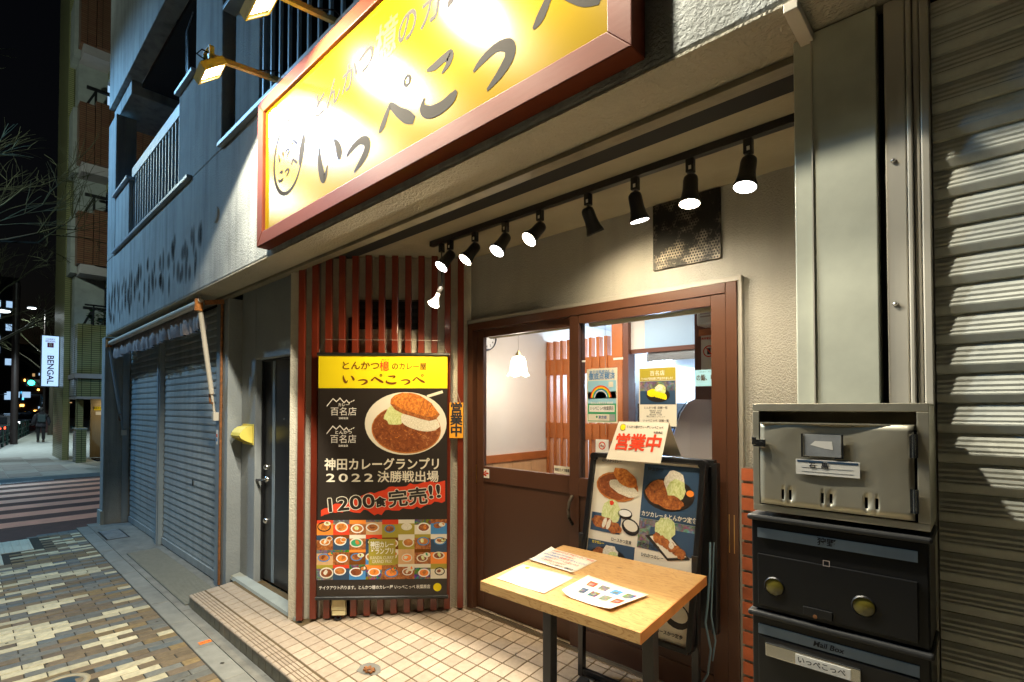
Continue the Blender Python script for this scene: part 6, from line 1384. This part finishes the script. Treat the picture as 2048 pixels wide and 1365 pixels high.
# the pedestrian
pe = thing('person', 'pedestrian in dark coat and trousers with a backpack walking away', 'person', (-34.3, 2.74, 0))
def skin(name, verts, edges, rad, m, root=0, sub=1, par=None):
    me = bpy.data.meshes.new(name); me.from_pydata(verts, edges, []); me.materials.append(MATS[m]); o = bpy.data.objects.new(name, me); COL.objects.link(o); o.parent = par
    sk_ = o.modifiers.new('s', 'SKIN'); sl = me.skin_vertices[0].data
    for i, r_ in enumerate(rad): sl[i].radius = (r_, r_) if not isinstance(r_, tuple) else r_; sl[i].use_root = (i == root)
    ss_ = o.modifiers.new('d', 'SUBSURF'); ss_.levels = sub; ss_.render_levels = sub
    bpy.context.view_layer.update(); dg_ = bpy.context.evaluated_depsgraph_get(); m2_ = bpy.data.meshes.new_from_object(o.evaluated_get(dg_)); o.modifiers.clear(); o.data = m2_; m2_.materials.clear(); m2_.materials.append(MATS[m])
    for p in m2_.polygons: p.use_smooth = True
    return o
V_ = [(0, 0, .88), (0, 0, 1.05), (0, 0, 1.25), (0, .0, 1.38), (0, .01, 1.46), (0, 0, 1.56), (0, -.17, 1.34), (.02, -.24, 1.08), (-.04, -.30, .86), (-.05, -.30, .78), (0, .17, 1.34), (.02, .25, 1.10), (.05, .29, .88), (.06, .29, .80), (0, -.09, .84), (-.04, -.10, .47), (.05, -.10, .09), (-.05, -.10, .04), (0, .09, .84), (.02, .09, .46), (.12, .09, .11), (.04, .09, .05)]
E_ = [(0, 1), (1, 2), (2, 3), (3, 4), (4, 5), (3, 6), (6, 7), (7, 8), (8, 9), (3, 10), (10, 11), (11, 12), (12, 13), (0, 14), (14, 15), (15, 16), (16, 17), (0, 18), (18, 19), (19, 20), (20, 21)]
Rr = [.15, .15, .17, .12, .055, .09, .085, .065, .05, .035, .085, .065, .05, .035, .105, .075, .05, .045, .105, .075, .05, .045]
skin('body', V_, E_, Rr, 'cloth_black', 0, 1, pe)
skin('coat', [(0, 0, .80), (0, 0, .95), (0, 0, 1.2), (0, 0, 1.36), (0, -.19, 1.33), (.02, -.26, 1.07), (-.04, -.315, .88), (0, .19, 1.33), (.02, .27, 1.09), (.05, .305, .90)], [(0, 1), (1, 2), (2, 3), (3, 4), (4, 5), (5, 6), (3, 7), (7, 8), (8, 9)], [.20, .185, .195, .14, .10, .085, .07, .10, .085, .07], 'cloth_dark', 1, 1, pe)
b = MB().use('hair'); b.ellip((-34.3-.01, 2.74, 1.60), .105, .10, .115, 12, 8); b.build('hair', pe)
b = MB().use('cloth_teal'); b.box(-34.3+.12, 2.74-.15, .98, -34.3+.26, 2.74+.15, 1.36); b.build('backpack', pe, bevel=.04)
for y_, dx in ((-.10, -.03), (.09, .06)): b = MB().use('shoe'); b.box(-34.3+dx-.14, 2.74+y_-.05, 0, -34.3+dx+.10, 2.74+y_+.05, .09); b.build('shoe', pe, bevel=.03)
# hoarding box, traffic lights, cars, far lights
b = MB().use('hoarding'); b.box(-48, 3.55, 0, -46.5, 4.7, 1.5); one('street_cabinet', b, 'dull maroon street cabinet behind the walking person', 'cabinet')
def rd_pt(d_, off): return Vector((-27-d_*.993, .78+d_*.117-off, 0))
def signal(x, y, z, col, label, arm=3.):
    t = thing('traffic_light', label, 'traffic light', (x, y, 0)); b = MB().use('pole_dark'); b.cyl((x, y+arm, -.1), (x, y+arm, z+.4), .09, n=8); b.cyl((x, y+arm, z), (x, y, z), .04, n=6); b.build('pole', t)
    b = MB().use('pole_dark'); b.box(x-.1, y-.55, z-.22, x+.1, y+.55, z+.22); b.build('signal_case', t)
    b = MB().use(col); b.cyl((x+.11, y-.33, z), (x+.14, y-.33, z), .16, n=14); b.build('lit_lens', t)
    b = MB().use('glow_red' if col != 'glow_green' else 'pole_dark'); b.cyl((x+.11, y+.33, z), (x+.14, y+.33, z), .14, n=14); b.build('lens', t)
    return t
signal(-44, 3.35, 3.25, 'glow_green', 'nearer green traffic light hanging left of the box sign', 1.3)
signal(-62, 4.2, 2.85, 'glow_green', 'farther green traffic light over the avenue', 2.2)
def car(p, heading, m, label, rear=True, L=4.3, lights=True):
    t = thing('parked_car' if not lights else 'car', label, 'car', tuple(p), 'cars on the avenue'); c, s_ = math.cos(heading), math.sin(heading)
    def W(a, b_, z): return (p.x+a*c-b_*s_, p.y+a*s_+b_*c, z+p.z)
    prof = [(-L/2, .35), (-L/2, .85), (-L*.46, .95), (-L*.30, .98), (-L*.17, 1.42), (L*.18, 1.45), (L*.33, .98), (L*.47, .85), (L/2, .6), (L/2, .35)]; b = MB().use(m); vs = [W(a, w_, z) for w_ in (-.85, .85) for a, z in prof]; n_ = len(prof)
    b.add(vs, [tuple(range(n_)), tuple(range(2*n_-1, n_-1, -1))]+[(i, n_+i, n_+(i+1) % n_, (i+1) % n_) for i in range(n_)]); b.build('body', t, bevel=.05)
    b = MB().use('car_glass'); 
    for w_ in (-.86, .86): b.add([W(-L*.26, w_, 1.0), W(L*.29, w_, 1.0), W(L*.17, w_, 1.38), W(-L*.16, w_, 1.36)], [(0, 1, 2, 3)])
    b.add([W(-L*.305, -.7, 1.0), W(-L*.305, .7, 1.0), W(-L*.18, .65, 1.38), W(-L*.18, -.65, 1.38)], [(0, 1, 2, 3)]); b.add([W(L*.335, -.7, 1.0), W(L*.335, .7, 1.0), W(L*.195, .65, 1.40), W(L*.195, -.65, 1.40)], [(0, 1, 2, 3)]); b.build('windows', t)
    for a in (-L*.31, L*.31):
        for w_ in (-.78, .78): b = MB().use('tyre'); b.cyl(W(a, w_-.1, .32), W(a, w_+.1, .32), .32, n=14); b.build('wheel', t)
    if lights:
        for w_ in (-.62, .62):
            b = MB().use('glow_red'); b.box(*[v-d for v, d in zip(W(-L/2-.0, w_, .78), (.04, .13, .06))], *[v+d for v, d in zip(W(-L/2-.0, w_, .78), (.04, .13, .06))]); b.build('tail_light', t)
            b = MB().use('glow_white' if rear else 'glow_amber'); b.box(*[v-d for v, d in zip(W(L/2, w_, .66), (.04, .12, .07))], *[v+d for v, d in zip(W(L/2, w_, .66), (.04, .12, .07))]); b.build('headlight', t)
    return t
H0 = math.pi-.117
car(Vector((-32.5, -.4, -.15)), H0, 'car_white', 'white car right by the railing at the left edge', L=4.4)
car(Vector((-40.0, 1.2, -.15)), H0, 'car_dark', 'dark car with red tail lights behind the thick pole')
car(Vector((-47.5, 1.7, -.15)), H0, 'car_dark', 'second dark car queuing beyond the railing')
car(Vector((-56.0, -.2, -.15)), H0, 'car_white', 'distant pale car in the middle of the avenue')
car(Vector((-58.0, 4.0, -.15)), 0-.117, 'car_dark', 'oncoming car with white headlights far down the avenue', True)
car(Vector((-72.0, 5.3, -.15)), H0, 'car_dark', 'farthest car with red lights near the far signal')
fb_ = thing('far_tower', 'dark office block with rows of lit windows at the far left', 'building', (-88, 2.5, 0))
MB().use('far_wall').box(-100, -16, 0, -84, 4.6, 17).build('wall', fb_)
rr = random.Random(6)
for i in range(9):
    for j in range(9):
        if rr.random() < .38: b = MB().use('glow_window' if rr.random() < .8 else 'glow_window_warm'); y = -4.5+1.0*i; z = 2.6+1.35*j; b.box(-83.99, y, z, -83.95, y+.55, z+.75); b.build('window', fb_)
fb2 = thing('far_block', 'low dark building with blue signs closing the far end of the avenue', 'building', (-118, 9, 0))
MB().use('far_wall').box(-125, 6, 0, -115, 40, 12).build('wall', fb2)
for i in range(26):
    b = MB().use(rr.choice(['glow_window', 'glow_blue', 'glow_window_warm', 'glow_window', 'glow_amber'])); y = 6.2+rr.uniform(0, 6.5); z = rr.uniform(.6, 7); b.box(-114.99, y, z, -114.9, y+rr.uniform(.15, .5), z+rr.uniform(.12, .5)); b.build('lit_sign', fb2)
sb = thing('road_sign', 'white road signs on a long overhead arm above the avenue', 'road sign', (-58, 3.2, 0))
b = MB().use('jamb_blue'); b.cyl((-58, -1.5, 2.72), (-58, 4.6, 2.75), .04, n=6); b.cyl((-58, 4.6, -.1), (-58, 4.6, 2.8), .07, n=8); b.build('arm', sb)
for (y, w_) in ((2.55, .75), (3.45, .5)): b = MB().use('glow_window'); b.box(-57.95, y, 2.5, -57.9, y+w_, 2.98); b.build('sign_plate', sb)
b = MB().use('print_blue'); b.box(-57.895, 2.8, 2.58, -57.89, 3.05, 2.8); b.build('blue_mark', sb)
bk = thing('vertical_sign', 'narrow vertical blue lit sign on the pavement far behind the person', 'sign', (-60, 5.75, 1.2))
b = MB().use('glow_blue'); b.box(-60, 5.62, 1.5, -59.9, 5.86, 2.6); b.build('lit_face', bk); b = MB().use('rail_dark'); b.box(-60.05, 5.6, .0, -60.001, 5.88, 2.65); b.build('case', bk)
